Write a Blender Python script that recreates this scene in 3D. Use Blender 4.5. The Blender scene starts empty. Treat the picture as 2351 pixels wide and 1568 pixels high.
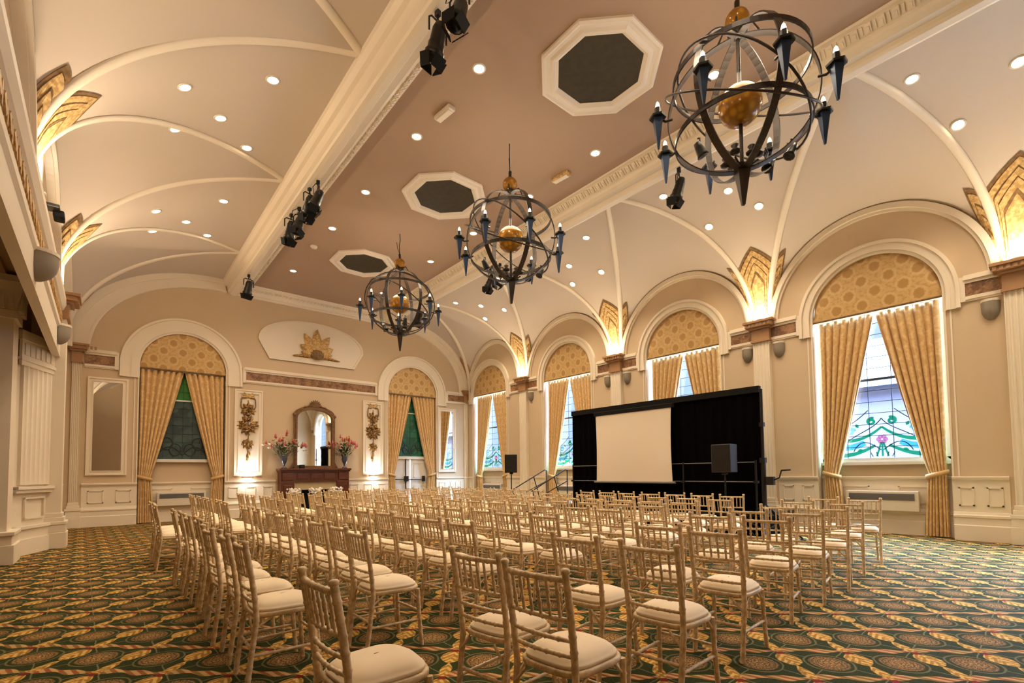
import bpy, bmesh, math, random
from mathutils import Vector, Matrix
import numpy as np
PI = math.pi
rnd = random.Random(7)
sc = bpy.context.scene
COL = sc.collection

# ------------------------------------------------------------------ camera
cam_d = bpy.data.cameras.new('camera')
cam = bpy.data.objects.new('camera', cam_d); COL.objects.link(cam)
sc.camera = cam
W_PX, H_PX = 2351.0, 1568.0
F_PX, CX, CY = 1105.253, 1177.976, 1034.042
yaw, pitch, roll = map(math.radians, (40.363, 2.607, -0.65))
Fv = Vector((math.sin(yaw)*math.cos(pitch), math.cos(yaw)*math.cos(pitch), math.sin(pitch)))
Rv = Vector((math.cos(yaw), -math.sin(yaw), 0)); Uv = Rv.cross(Fv)
R2 = math.cos(roll)*Rv + math.sin(roll)*Uv; U2 = -math.sin(roll)*Rv + math.cos(roll)*Uv
rot = Matrix((R2, U2, -Fv)).transposed()
cam.matrix_world = Matrix.Translation((0, 0, 1.32)) @ rot.to_4x4()
cam_d.sensor_fit = 'HORIZONTAL'; cam_d.sensor_width = 36.0
cam_d.lens = F_PX/W_PX*36.0
cam_d.shift_x = (W_PX/2 - CX)/W_PX
cam_d.shift_y = (CY - H_PX/2)/W_PX
cam_d.clip_start = 0.05; cam_d.clip_end = 200

# ------------------------------------------------------------------ view, world
sc.view_settings.view_transform = 'Standard'
sc.view_settings.look = 'None'
sc.view_settings.gamma = 1.0
sc.view_settings.use_curve_mapping = False
sc.view_settings.exposure = 1.64
world = bpy.data.worlds.new('world'); sc.world = world
world.use_nodes = True
bg = world.node_tree.nodes['Background']
bg.inputs['Color'].default_value = (0.52, 0.73, 1.0, 1)
# overcast sky: dim towards the horizon, bright overhead
_t = world.node_tree; _tc = _t.nodes.new('ShaderNodeTexCoord'); _sx = _t.nodes.new('ShaderNodeSeparateXYZ'); _mr = _t.nodes.new('ShaderNodeMapRange')
_t.links.new(_tc.outputs['Generated'], _sx.inputs[0]); _t.links.new(_sx.outputs[2], _mr.inputs[0])
_mr.interpolation_type = 'SMOOTHSTEP'
for _i, _v in ((1, .22), (2, .75), (3, .42), (4, 44.0)): _mr.inputs[_i].default_value = _v
_t.links.new(_mr.outputs[0], bg.inputs['Strength'])

WARM = (1.0, 0.83, 0.61)
P_UP, P_DOWN, P_FILL = 15.0, 38.0, 3.0

# ------------------------------------------------------------------ room numbers (metres)
XR, XL, YB, YF = 11.93, -0.85, 17.04, -3.75     # right, left, back, front wall planes
XC = 5.54                                        # centre line of the hall
BL, BR = 2.72, 8.36                              # outer edges of the two ceiling beams
ZC = 7.33                                        # flat ceiling
Z0, VB, VN = 4.72, 2.68, 2.15                    # springing, rise and roundness of the side vaults
PR = [-3.70, 0.55, 4.78, 9.05, 13.32]            # pilaster centres, right wall
PL = [-4.60, -0.35, 3.95, 8.25, 12.60]           # pilaster centres, left wall
MR = [-2.3, 2.09, 6.55, 10.85, 14.95]            # where the vault ribs meet the right beam
ML = [-2.3, 2.0, 6.50, 10.40, 14.60]
WY = [-1.57, 2.63, 6.93, 11.20, 15.50]           # window centres, right wall

# ------------------------------------------------------------------ node helpers
class NT:
    def __init__(s, name):
        s.m = bpy.data.materials.new(name); s.m.use_nodes = True
        s.t = s.m.node_tree; s.b = s.t.nodes['Principled BSDF']
    def n(s, typ, **kw):
        nd = s.t.nodes.new(typ)
        for k, v in kw.items(): setattr(nd, k, v)
        return nd
    def put(s, sock, v):
        if isinstance(v, bpy.types.NodeSocket): s.t.links.new(v, sock)
        else:
            if isinstance(v, (tuple, list)) and len(v) == 3 and sock.type == 'RGBA': v = (*v, 1)
            sock.default_value = v
    def math(s, op, a, b=0.0, c=0.0, clamp=False):
        nd = s.n('ShaderNodeMath', operation=op); nd.use_clamp = clamp
        s.put(nd.inputs[0], a); s.put(nd.inputs[1], b)
        if len(nd.inputs) > 2: s.put(nd.inputs[2], c)
        return nd.outputs[0]
    def mix(s, f, a, b):
        nd = s.n('ShaderNodeMix', data_type='RGBA')
        s.put(nd.inputs[0], f); s.put(nd.inputs[6], a); s.put(nd.inputs[7], b)
        return nd.outputs[2]
    def coord(s, which='Object'):
        nd = s.n('ShaderNodeTexCoord'); return nd.outputs[which]
    def xyz(s, v):
        nd = s.n('ShaderNodeSeparateXYZ'); s.put(nd.inputs[0], v); return nd.outputs
    def noise(s, scale, detail=3, vec=None, rough=.5):
        nd = s.n('ShaderNodeTexNoise'); nd.inputs['Scale'].default_value = scale
        nd.inputs['Detail'].default_value = detail; nd.inputs['Roughness'].default_value = rough
        if vec is not None: s.put(nd.inputs['Vector'], vec)
        return nd.outputs['Fac']
    def ss(s, x, e0, e1):           # smoothstep
        nd = s.n('ShaderNodeMapRange', interpolation_type='SMOOTHSTEP')
        s.put(nd.inputs[0], x); nd.inputs[1].default_value = e0; nd.inputs[2].default_value = e1
        return nd.outputs[0]
    def bump(s, h, strength=.3, dist=.02):
        nd = s.n('ShaderNodeBump'); nd.inputs['Strength'].default_value = strength
        nd.inputs['Distance'].default_value = dist; s.put(nd.inputs['Height'], h)
        s.t.links.new(nd.outputs[0], s.b.inputs['Normal'])
    def done(s, color=None, rough=.6, metal=0.0, **kw):
        if color is not None: s.put(s.b.inputs['Base Color'], color)
        s.put(s.b.inputs['Roughness'], rough); s.put(s.b.inputs['Metallic'], metal)
        for k, v in kw.items(): s.put(s.b.inputs[k.replace('_', ' ')], v)
        return s.m

def plain(name, c, rough=.6, metal=0.0, var=.08, scale=6, bump=0.0, **kw):
    t = NT(name); f = t.noise(scale, 3, t.coord())
    lo = tuple(x*(1-var) for x in c); hi = tuple(min(1, x*(1+var)) for x in c)
    col = t.mix(f, lo, hi)
    if bump: t.bump(t.noise(scale*6, 2, t.coord()), bump, .01)
    return t.done(col, rough, metal, **kw)

MT = {}
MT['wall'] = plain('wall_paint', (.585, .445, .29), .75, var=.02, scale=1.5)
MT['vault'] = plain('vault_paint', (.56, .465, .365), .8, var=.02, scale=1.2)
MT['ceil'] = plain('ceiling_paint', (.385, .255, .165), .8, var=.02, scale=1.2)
MT['trim'] = plain('cream_gloss', (.78, .675, .525), .45, var=.02, scale=2)
MT['soffit'] = plain('soffit_paint', (.36, .235, .13), .6, var=.03, scale=2)
MT['plaster'] = plain('panel_paint', (.76, .66, .53), .7, var=.02, scale=2)
def marble():
    t = NT('brown_marble'); v = t.coord()
    f = t.noise(5, 8, v, .7); g = t.noise(22, 4, v)
    c = t.mix(t.ss(f, .38, .62), (.13, .055, .02), (.34, .17, .075))
    c = t.mix(t.ss(g, .55, .75), c, (.42, .24, .12))
    return t.done(c, .35)
MT['marble'] = marble()
MT['capital'] = plain('capital_brown', (.36, .19, .085), .45, var=.15, scale=14)
def goldm(name, a, b, metal=.25, rough=.5):
    t = NT(name); f = t.noise(18, 4, t.coord())
    return t.done(t.mix(t.ss(f, .35, .65), a, b), rough, metal)
MT['gild'] = goldm('gilded_plaster', (.40, .235, .08), (.66, .44, .18), .15)
MT['gild_dark'] = goldm('umber_edge', (.14, .075, .025), (.24, .13, .045), .05)
MT['gild_red'] = goldm('antique_gilt', (.20, .085, .02), (.48, .27, .07), .3)
MT['iron'] = plain('dark_bronze', (.030, .019, .012), .38, .3, var=.35, scale=12)
MT['amber'] = None
def amber():
    t = NT('amber_glass'); v = t.n('ShaderNodeTexVoronoi'); v.inputs['Scale'].default_value = 9
    t.put(v.inputs['Vector'], t.coord())
    c = t.mix(t.ss(v.outputs['Distance'], .1, .55), (.62, .30, .02), (.30, .125, .008))
    return t.done(c, .18, .1)
MT['amber'] = amber()
MT['steel_blue'] = plain('slate_blue_metal', (.018, .042, .10), .4, .3, var=.25, scale=10)
MT['black'] = plain('black_matt', (.004, .0035, .0035), .7, var=.3, scale=10, Specular_IOR_Level=.2)
MT['black_metal'] = plain('black_metal', (.018, .016, .014), .4, .5, var=.3, scale=10)
MT['drape'] = plain('black_wool_drape', (.0022, .0016, .0018), 1.0, var=.3, scale=4, Specular_IOR_Level=.03)
MT['screen'] = plain('matt_screen', (.80, .70, .57), .8, var=.015, scale=2)
MT['grey_plastic'] = plain('grey_plastic', (.26, .215, .16), .5, var=.08, scale=8)
MT['white_plastic'] = plain('white_plastic', (.68, .60, .48), .4, var=.03, scale=8)
MT['speaker_grey'] = plain('speaker_grey', (.035, .034, .040), .5, 0, var=.1, scale=8)
MT['grille_grey'] = plain('grille_grey', (.20, .19, .19), .5, .3, var=.1, scale=8)
MT['wood_dark'] = None
def wood(name, a, b, rough=.3, sx=2, sz=30):
    t = NT(name); mp = t.n('ShaderNodeMapping'); mp.inputs['Scale'].default_value = (sx, sx*4, sz)
    t.put(mp.inputs[0], t.coord()); f = t.noise(2, 5, mp.outputs[0], .6)
    return t.done(t.mix(t.ss(f, .3, .7), a, b), rough)
MT['wood_dark'] = wood('mahogany', (.060, .012, .004), (.13, .032, .011))
MT['frame_wood'] = wood('gilt_walnut', (.10, .042, .012), (.24, .115, .035), .4)
MT['chair'] = wood('limewashed_gilt_wood', (.52, .37, .19), (.84, .65, .40), .42, 6, 14)
MT['cushion'] = plain('ivory_cushion', (.86, .71, .50), .85, var=.04, scale=9)
MT['mirror'] = plain('mirror_glass', (.80, .78, .72), .02, 1.0, var=.01)
MT['leaf'] = plain('leaf_green', (.035, .075, .015), .5, var=.5, scale=20)
MT['pink'] = plain('petal_pink', (.55, .13, .12), .6, var=.3, scale=20)
MT['cream_petal'] = plain('petal_cream', (.85, .70, .48), .6, var=.1, scale=20)
MT['yellow_petal'] = plain('petal_yellow', (.62, .36, .06), .6, var=.2, scale=20)
MT['white_petal'] = plain('petal_white', (.85, .78, .70), .6, var=.1, scale=20)
MT['vase'] = plain('blue_grey_vase', (.06, .065, .09), .25, .1, var=.3, scale=20)
MT['planter'] = plain('linen_planter', (.52, .40, .22), .8, var=.1, scale=12)
MT['lead'] = plain('lead_came', (.03, .035, .045), .5, .4, var=.2, scale=20)
MT['sage'] = plain('vent_mesh', (.040, .027, .008), .8, var=.5, scale=8)
MT['window_white'] = plain('window_white', (.72, .68, .62), .4, var=.02)
MT['brick_out'] = plain('render_lilac', (.05, .046, .075), .8, var=.08, scale=2)
MT['slate'] = plain('slate_roof', (.03, .035, .055), .7, var=.15, scale=4)
MT['ground'] = plain('yard_paving', (.10, .10, .10), .9, var=.1, scale=2)
MT['chrome'] = plain('chrome', (.5, .48, .45), .2, .9, var=.05)
def glassmat(name, c, alpha):
    t = NT(name); tr = t.n('ShaderNodeBsdfTransparent'); tr.inputs[0].default_value = (*c, 1)
    gl = t.n('ShaderNodeBsdfGlossy'); gl.inputs['Roughness'].default_value = .05
    mx = t.n('ShaderNodeMixShader'); mx.inputs[0].default_value = alpha
    t.t.links.new(tr.outputs[0], mx.inputs[1]); t.t.links.new(gl.outputs[0], mx.inputs[2])
    t.t.links.new(mx.outputs[0], t.t.nodes['Material Output'].inputs['Surface'])
    return t.m
MT['clear'] = glassmat('leaded_clear_glass', (.93, .95, 1.0), .04)
MT['green_clear'] = glassmat('green_stained_glass', (.12, .62, .36), .05)
MT['teal_clear'] = glassmat('teal_stained_glass', (.35, .80, .80), .05)
MT['pink_clear'] = glassmat('rose_stained_glass', (.9, .55, .6), .05)
def stained(name, a, b):
    t = NT(name); v = t.n('ShaderNodeTexVoronoi'); v.inputs['Scale'].default_value = 4.5
    t.put(v.inputs['Vector'], t.coord())
    c = t.mix(t.xyz(v.outputs['Color'])[0], a, b)
    return t.done(c, .15)
MT['dark_green_glass'] = stained('dark_green_glass', (.008, .075, .045), (.02, .16, .09))
MT['dark_teal_glass'] = stained('dark_teal_glass', (.035, .055, .06), (.07, .12, .105))
MT['green_top_glass'] = stained('leaf_green_glass', (.03, .14, .03), (.06, .26, .05))

def emis(name, c, s):
    t = NT(name); return t.done(c, .4, 0, Emission_Color=c, Emission_Strength=s)
MT['lamp'] = emis('lamp_glow', (1, .80, .52), 22.0)
MT['lamp_cool'] = emis('lamp_glow_cool', (.92, .95, 1.0), 14.0)
MT['bulb'] = emis('candle_bulb', (1, .85, .66), .9)

def damask(name, base, dark, light, s=.46, discw=.85):
    t = NT(name); u, v, _ = t.xyz(t.coord('UV'))
    def cell(ou, ov):
        a = t.math('SUBTRACT', t.math('FRACT', t.math('ADD', t.math('DIVIDE', u, s), ou)), .5)
        b = t.math('SUBTRACT', t.math('FRACT', t.math('ADD', t.math('DIVIDE', v, s*1.1), ov)), .5)
        return t.math('SQRT', t.math('ADD', t.math('MULTIPLY', a, a), t.math('MULTIPLY', b, b)))
    r = t.math('MINIMUM', cell(.3, .2), cell(.8, .7))
    wob = t.math('MULTIPLY', t.math('SUBTRACT', t.noise(26, 2, t.coord('UV')), .5), .10)
    r = t.math('ADD', r, wob)
    disc = t.math('SUBTRACT', 1.0, t.ss(r, .17, .20))
    ring = t.math('MULTIPLY', t.ss(r, .20, .23), t.math('SUBTRACT', 1.0, t.ss(r, .27, .31)))
    scroll = t.ss(t.noise(17, 3, t.coord('UV')), .50, .58)
    c = t.mix(t.math('MULTIPLY', scroll, .45), base, dark)
    c = t.mix(t.math('MULTIPLY', ring, .55), c, light)
    c = t.mix(t.math('MULTIPLY', disc, discw), c, dark)
    return t.done(c, .55, 0, Sheen_Weight=.2)
MT['damask'] = damask('gold_damask', (.58, .37, .14), (.40, .215, .05), (.66, .45, .21))
MT['damask_curtain'] = damask('gold_damask_curtain', (.70, .46, .20), (.52, .30, .09), (.76, .54, .28), .42, .45)

def carpet():
    t = NT('patterned_carpet'); co = t.coord(); x, y, _ = t.xyz(co)
    ax, ay, bx, by = .345, -.322, .328, .340
    det = ax*by - bx*ay
    px = t.math('SUBTRACT', x, 2.06); py = t.math('SUBTRACT', y, 2.77)
    i = t.math('ADD', t.math('MULTIPLY', px, by/det), t.math('MULTIPLY', py, -bx/det))
    j = t.math('ADD', t.math('MULTIPLY', px, -ay/det), t.math('MULTIPLY', py, ax/det))
    wob = t.math('MULTIPLY', t.math('SUBTRACT', t.noise(14, 2, co), .5), .05)
    i = t.math('ADD', i, wob)
    fi = t.math('SUBTRACT', t.math('FRACT', t.math('ADD', i, .5)), .5)     # 0 at medallion
    fj = t.math('SUBTRACT', t.math('FRACT', t.math('ADD', j, .5)), .5)
    si = t.math('SUBTRACT', t.math('FRACT', i), .5)                         # 0 on the cords
    sj = t.math('SUBTRACT', t.math('FRACT', j), .5)
    r = t.math('SQRT', t.math('ADD', t.math('MULTIPLY', fi, fi), t.math('MULTIPLY', fj, fj)))
    speck = t.noise(95, 2, co)
    green = t.mix(t.ss(speck, .35, .7), (.017, .028, .003), (.044, .052, .007))
    med = t.mix(t.ss(speck, .42, .58), (.10, .055, .02), t.mix(t.ss(r, .05, .24), (.66, .36, .11), (.40, .22, .075)))
    rings = t.math('SINE', t.math('MULTIPLY', r, 95.0))
    med = t.mix(t.math('MULTIPLY', t.ss(rings, .2, .9), .65), med, (.055, .05, .02))
    c = t.mix(t.math('SUBTRACT', 1.0, t.ss(r, .245, .27)), green, med)
    ol = t.math('MULTIPLY', t.ss(r, .300, .312), t.math('SUBTRACT', 1.0, t.ss(r, .325, .340)))
    c = t.mix(t.math('MULTIPLY', ol, .6), c, (.27, .22, .10))
    # thin lattice from the medallion to the cords
    axd = t.math('MINIMUM', t.math('ABSOLUTE', t.math('ADD', fi, fj)), t.math('ABSOLUTE', t.math('SUBTRACT', fi, fj)))
    ln = t.math('MULTIPLY', t.math('SUBTRACT', 1.0, t.ss(axd, .006, .020)), t.ss(r, .33, .34))
    c = t.mix(t.math('MULTIPLY', ln, .6), c, (.30, .26, .14))
    # twisted cord along a
    tw = t.math('SINE', t.math('ADD', t.math('MULTIPLY', i, 2*PI*5), t.math('MULTIPLY', sj, 45.0)))
    cord = t.mix(t.ss(tw, -.5, .4), (.36, .10, .035), (.66, .38, .15))
    cord = t.mix(t.ss(t.noise(9, 3, co), .45, .6), cord, t.mix(t.ss(tw, -.3, .3), (.26, .15, .04), (.55, .34, .12)))
    sjw = t.math('ADD', sj, t.math('MULTIPLY', t.math('SINE', t.math('MULTIPLY', i, 2*PI)), .030))
    wa = t.math('ADD', .068, t.math('MULTIPLY', t.math('SINE', t.math('MULTIPLY', i, 4*PI)), .030))
    c = t.mix(t.math('SUBTRACT', 1.0, t.ss(t.math('DIVIDE', t.math('ABSOLUTE', sjw), wa), .8, 1.05)), c, cord)
    # big gold leaves along b, tied in red
    ph = t.math('FRACT', t.math('ADD', j, .10))
    leafw = t.math('MULTIPLY', t.math('POWER', t.math('ABSOLUTE', t.math('SINE', t.math('MULTIPLY', ph, 2*PI))), .7), t.math('ADD', .085, t.math('MULTIPLY', t.math('LESS_THAN', ph, .5), .085)))
    vein = t.math('SINE', t.math('ADD', t.math('MULTIPLY', j, 2*PI*7), t.math('MULTIPLY', t.math('ABSOLUTE', si), 60.0)))
    leaf = t.mix(t.ss(vein, -.7, .5), (.44, .21, .035), (.80, .50, .13))
    leaf = t.mix(t.math('MULTIPLY', t.ss(t.noise(24, 3, co), .50, .64), .8), leaf, (.30, .15, .03))
    lm = t.math('SUBTRACT', 1.0, t.ss(t.math('SUBTRACT', t.math('ABSOLUTE', si), leafw), -.012, .006))
    c = t.mix(lm, c, leaf)
    tie = t.math('MULTIPLY', t.math('SUBTRACT', 1.0, t.ss(t.math('ABSOLUTE', t.math('SUBTRACT', ph, .5)), .045, .06)),
                 t.math('SUBTRACT', 1.0, t.ss(t.math('ABSOLUTE', si), .045, .06)))
    c = t.mix(tie, c, (.22, .02, .012))
    c = t.mix(t.math('MULTIPLY', t.noise(300, 1, co), .25), c, (.02, .015, .01))
    t.bump(speck, .25, .01)
    return t.done(c, .85, 0, Sheen_Weight=.0, Specular_IOR_Level=.12)
MT['carpet'] = carpet()

# ------------------------------------------------------------------ mesh builder
class MB:
    def __init__(s): s.v, s.f, s.mi, s.uv, s.sm = [], [], [], {}, []
    def add(s, vs, fs, mi=0, smooth=False, uvs=None):
        o = len(s.v); s.v += [tuple(p) for p in vs]
        for k, f in enumerate(fs):
            s.f.append(tuple(o+i for i in f)); s.mi.append(mi); s.sm.append(smooth)
        if uvs is not None:
            for i, u in enumerate(uvs): s.uv[o+i] = u
        return s
    def box(s, c, d, mi=0, mat=None, tap=1.0):
        hx, hy, hz = d[0]/2, d[1]/2, d[2]/2
        vs = [Vector((x*hx*(tap if z > 0 else 1), y*hy*(tap if z > 0 else 1), z*hz)) for z in (-1, 1) for y in (-1, 1) for x in (-1, 1)]
        if mat is not None: vs = [mat @ p for p in vs]
        vs = [p + Vector(c) for p in vs]
        return s.add(vs, [(0, 2, 3, 1), (4, 5, 7, 6), (0, 1, 5, 4), (2, 6, 7, 3), (0, 4, 6, 2), (1, 3, 7, 5)], mi)
    def bx(s, a, b, mi=0):
        return s.box([(p+q)/2 for p, q in zip(a, b)], [abs(q-p) for p, q in zip(a, b)], mi)
    def grid(s, rows, mi=0, smooth=True, closed=False, uvs=None):
        nr, nc = len(rows), len(rows[0]); vs = [p for r in rows for p in r]; fs = []
        for a in range(nr-1):
            for b in range(nc if closed else nc-1):
                b2 = (b+1) % nc
                fs.append((a*nc+b, a*nc+b2, (a+1)*nc+b2, (a+1)*nc+b))
        return s.add(vs, fs, mi, smooth, None if uvs is None else [u for r in uvs for u in r])
    def tube(s, pts, r, n=8, mi=0, closed=False, cap=True, up=None, flat=None):
        pts = [Vector(p) for p in pts]; N = len(pts)
        rs = r if isinstance(r, (list, tuple)) else [r]*N
        rows = []; ref = Vector(up) if up else None
        for k, p in enumerate(pts):
            if closed: d = pts[(k+1) % N] - pts[k-1]
            else: d = pts[min(k+1, N-1)] - pts[max(k-1, 0)]
            d.normalize()
            if ref is None: ref = Vector((0, 0, 1)) if abs(d.z) < .9 else Vector((1, 0, 0))
            x = ref - d*ref.dot(d)
            if x.length < 1e-5: x = d.orthogonal()
            x.normalize(); y = d.cross(x)
            if not up: ref = x
            fl = flat or (1, 1)
            rows.append([p + rs[k]*(math.cos(2*PI*i/n + PI/n)*x*fl[0] + math.sin(2*PI*i/n + PI/n)*y*fl[1]) for i in range(n)])
        if closed: rows.append(rows[0])
        s.grid(rows, mi, n > 4, True)
        if cap and not closed:
            s.add(rows[0], [tuple(range(n))[::-1]], mi); s.add(rows[-1], [tuple(range(n))], mi)
        return s
    def lathe(s, prof, n=16, o=(0, 0, 0), mi=0, mat=None, smooth=True, a0=0, a1=2*PI):
        full = abs(a1-a0-2*PI) < 1e-6; rows = []
        for r, z in prof:
            row = [Vector((r*math.cos(a0+(a1-a0)*i/n), r*math.sin(a0+(a1-a0)*i/n), z)) for i in range(n + (0 if full else 1))]
            if mat is not None: row = [mat @ p for p in row]
            rows.append([p + Vector(o) for p in row])
        return s.grid(rows, mi, smooth, full)
    def ball(s, c, r, n=12, m=8, mi=0, sc=(1, 1, 1)):
        rows = []
        for a in range(m+1):
            th = PI*a/m
            rows.append([Vector((c[0]+sc[0]*r*math.sin(th)*math.cos(2*PI*i/n), c[1]+sc[1]*r*math.sin(th)*math.sin(2*PI*i/n), c[2]+sc[2]*r*math.cos(th))) for i in range(n)])
        return s.grid(rows, mi, True, True)
    def prism(s, poly, fn, h0, h1, mi=0):
        """polygon of (u, z) points extruded between heights h0 and h1 of the frame function fn(u, z, h)"""
        n = len(poly); vs = [fn(u, z, h0) for u, z in poly] + [fn(u, z, h1) for u, z in poly]
        fs = [tuple(range(n))[::-1], tuple(range(n, 2*n))] + [(i, (i+1) % n, n+(i+1) % n, n+i) for i in range(n)]
        return s.add(vs, fs, mi)
    def strip(s, a, b, fn, h0, h1, mi=0, closed=False):
        """band between two curves a and b of (u, z) points, extruded h0..h1"""
        rows = [[fn(*p, h0) for p in a], [fn(*p, h1) for p in a], [fn(*p, h1) for p in b], [fn(*p, h0) for p in b]]
        rows.append(rows[0])
        s.grid(rows, mi, False, closed)
        if not closed:
            for e in (0, -1):
                s.add([rows[k][e] for k in range(4)], [(0, 1, 2, 3)], mi)
        return s
    def sweep(s, prof, path, mi=0, smooth=False, capends=True):
        """prof: closed list of (a, b); path: list of functions (a, b) -> point"""
        rows = [[f(a, b) for a, b in prof] for f in path]
        s.grid(rows, mi, smooth, True)
        if capends:
            s.add(rows[0], [tuple(range(len(prof)))], mi); s.add(rows[-1], [tuple(range(len(prof)))[::-1]], mi)
        return s
    def mesh(s, name, mats, recalc=True):
        me = bpy.data.meshes.new(name); me.from_pydata(s.v, [], s.f)
        for m in (mats if isinstance(mats, (list, tuple)) else [mats]): me.materials.append(m)
        for p, mi, sm in zip(me.polygons, s.mi, s.sm): p.material_index = mi; p.use_smooth = sm
        if s.uv:
            l = me.uv_layers.new(name='uv')
            for p in me.polygons:
                for li in p.loop_indices:
                    l.data[li].uv = s.uv.get(me.loops[li].vertex_index, (0, 0))
        if recalc:
            b = bmesh.new(); b.from_mesh(me); bmesh.ops.recalc_face_normals(b, faces=b.faces[:]); b.to_mesh(me); b.free()
        me.update(); return me
    def build(s, name, mats, parent=None, loc=(0, 0, 0), bevel=0):
        o = bpy.data.objects.new(name, s.mesh(name, mats)); COL.objects.link(o)
        o.location = loc
        if parent is not None: o.parent = parent
        if bevel:
            m = o.modifiers.new('bevel', 'BEVEL'); m.width = bevel; m.segments = 2; m.limit_method = 'ANGLE'
        return o

def tag(o, label, cat, group=None, kind=None):
    o['label'] = label; o['category'] = cat
    if group: o['group'] = group
    if kind: o['kind'] = kind
    return o
def thing(name, label, cat, loc=(0, 0, 0), rz=0.0, group=None, kind=None):
    o = bpy.data.objects.new(name, None); COL.objects.link(o); o.location = loc; o.rotation_euler = (0, 0, rz)
    o.empty_display_size = .1
    return tag(o, label, cat, group, kind)
def kids(o): return [c for c in o.children]
def copy_tree(o, parent=None):
    c = o.copy(); COL.objects.link(c)
    if parent is not None: c.parent = parent
    for ch in kids(o): copy_tree(ch, c)
    return c
def lamp(name, typ, loc, power, color, parent=None, direction=None, size=.1, spot=None, blend=.5):
    d = bpy.data.lights.new(name, typ); d.energy = power; d.color = color
    if typ == 'AREA': d.shape = 'DISK'; d.size = size
    else: d.shadow_soft_size = size
    if typ == 'SPOT': d.spot_size = spot or math.radians(120); d.spot_blend = blend
    o = bpy.data.objects.new(name, d); COL.objects.link(o); o.location = loc
    if direction is not None: o.rotation_euler = Vector(direction).to_track_quat('-Z', 'Y').to_euler()
    if parent is not None: o.parent = parent
    return o
# frames: point at (u along the wall, z, h out of the wall into the room)
def FR(u, z, h): return Vector((XR - h, u, z))
def FB(u, z, h): return Vector((u, YB - h, z))
def FL(u, z, h): return Vector((XL + h, u, z))
def FF(u, z, h): return Vector((u, YF + h, z))
def arc(c, r, z, a0=PI, a1=0, n=32, rz=None):
    rz = r if rz is None else rz
    return [(c + r*math.cos(a0+(a1-a0)*k/n), z + rz*math.sin(a0+(a1-a0)*k/n)) for k in range(n+1)]
# ================================================================== the room shell
def struct(o): o['kind'] = 'structure'; return o
NTRIM = [0]
def trim(mb, mats, label=None, bevel=0):
    NTRIM[0] += 1
    o = struct(mb.build('trim_%d' % NTRIM[0], mats, bevel=bevel))
    if label: o['label'] = label
    return o

m = MB(); m.add([(-3.4, YF-.3, 0), (XR+.35, YF-.3, 0), (XR+.35, YB+.4, 0), (-3.4, YB+.4, 0)], [(0, 1, 2, 3)])
m.add([(-3.4, YF-.3, -.2), (XR+.35, YF-.3, -.2), (XR+.35, YB+.4, -.2), (-3.4, YB+.4, -.2)], [(0, 1, 2, 3)])
floor = struct(m.build('floor', MT['carpet'])); floor['label'] = 'green and gold patterned carpet with medallions and leaf cords'

def wall_panel(mb, fn, u0, u1, z1, openings, depth):
    """openings: (centre, half width, sill height, springing height), round headed"""
    cur = u0
    for c, hw, zs, zp in openings:
        mb.add([fn(cur, 0, 0), fn(c-hw, 0, 0), fn(c-hw, z1, 0), fn(cur, z1, 0)], [(0, 1, 2, 3)])
        a = arc(c, hw, zp)
        mb.grid([[fn(u, z, 0) for u, z in a], [fn(u, z1, 0) for u, z in a]], smooth=False)
        out = [(c-hw, zs), (c-hw, zp)] + a[1:-1] + [(c+hw, zp), (c+hw, zs)]
        mb.grid([[fn(u, z, 0) for u, z in out], [fn(u, z, -depth) for u, z in out]], smooth=False)
        if zs > 0:
            mb.add([fn(c-hw, 0, 0), fn(c+hw, 0, 0), fn(c+hw, zs, 0), fn(c-hw, zs, 0)], [(0, 1, 2, 3)])
        cur = c+hw
    mb.add([fn(cur, 0, 0), fn(u1, 0, 0), fn(u1, z1, 0), fn(cur, z1, 0)], [(0, 1, 2, 3)])
HWR, SPR = 1.09, 4.60          # right wall niches
HWB, SPB = 1.06, 4.46          # back wall niches
CB = (1.77, 9.30)
DEP = .30
m = MB(); wall_panel(m, FR, YF, YB, 7.7, [(w, HWR, 0, SPR) for w in WY], DEP)
wr = struct(m.build('wall_right', MT['wall']))
m = MB(); wall_panel(m, FB, -3.4, XR, 7.7, [(c, HWB, 0, SPB) for c in CB], DEP)
wb = struct(m.build('wall_back', MT['wall']))
m = MB()
m.add([FF(-3.4, 0, 0), FF(XR, 0, 0), FF(XR, 7.7, 0), FF(-3.4, 7.7, 0)], [(0, 1, 2, 3)])
struct(m.build('wall_front', MT['wall']))
# left wall: solid above the gallery beam and beyond the pilaster, open to a side aisle below
m = MB()
m.bx((XL-.25, YF, 4.50), (XL, 12.7, 7.7)); m.bx((XL-.25, 12.7, 0), (XL, YB, 7.7))
m.bx((-3.4, YF, 0), (-3.15, YB, 4.8)); m.bx((-3.4, YF, 4.56), (XL-.25, YB, 4.7))
struct(m.build('wall_left', MT['wall']))
m = MB()
for a, b in (((-3.5, YF-.2, 7.75), (XR+.4, YB+.4, 7.9)),): m.bx(a, b)  # unseen slab added over the vaults to keep sky light from leaking in
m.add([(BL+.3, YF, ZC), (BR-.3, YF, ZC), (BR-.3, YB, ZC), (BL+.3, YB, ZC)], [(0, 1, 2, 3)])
struct(m.build('ceiling', MT['ceil']))['label'] = 'flat central ceiling between the two long beams'

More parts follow.
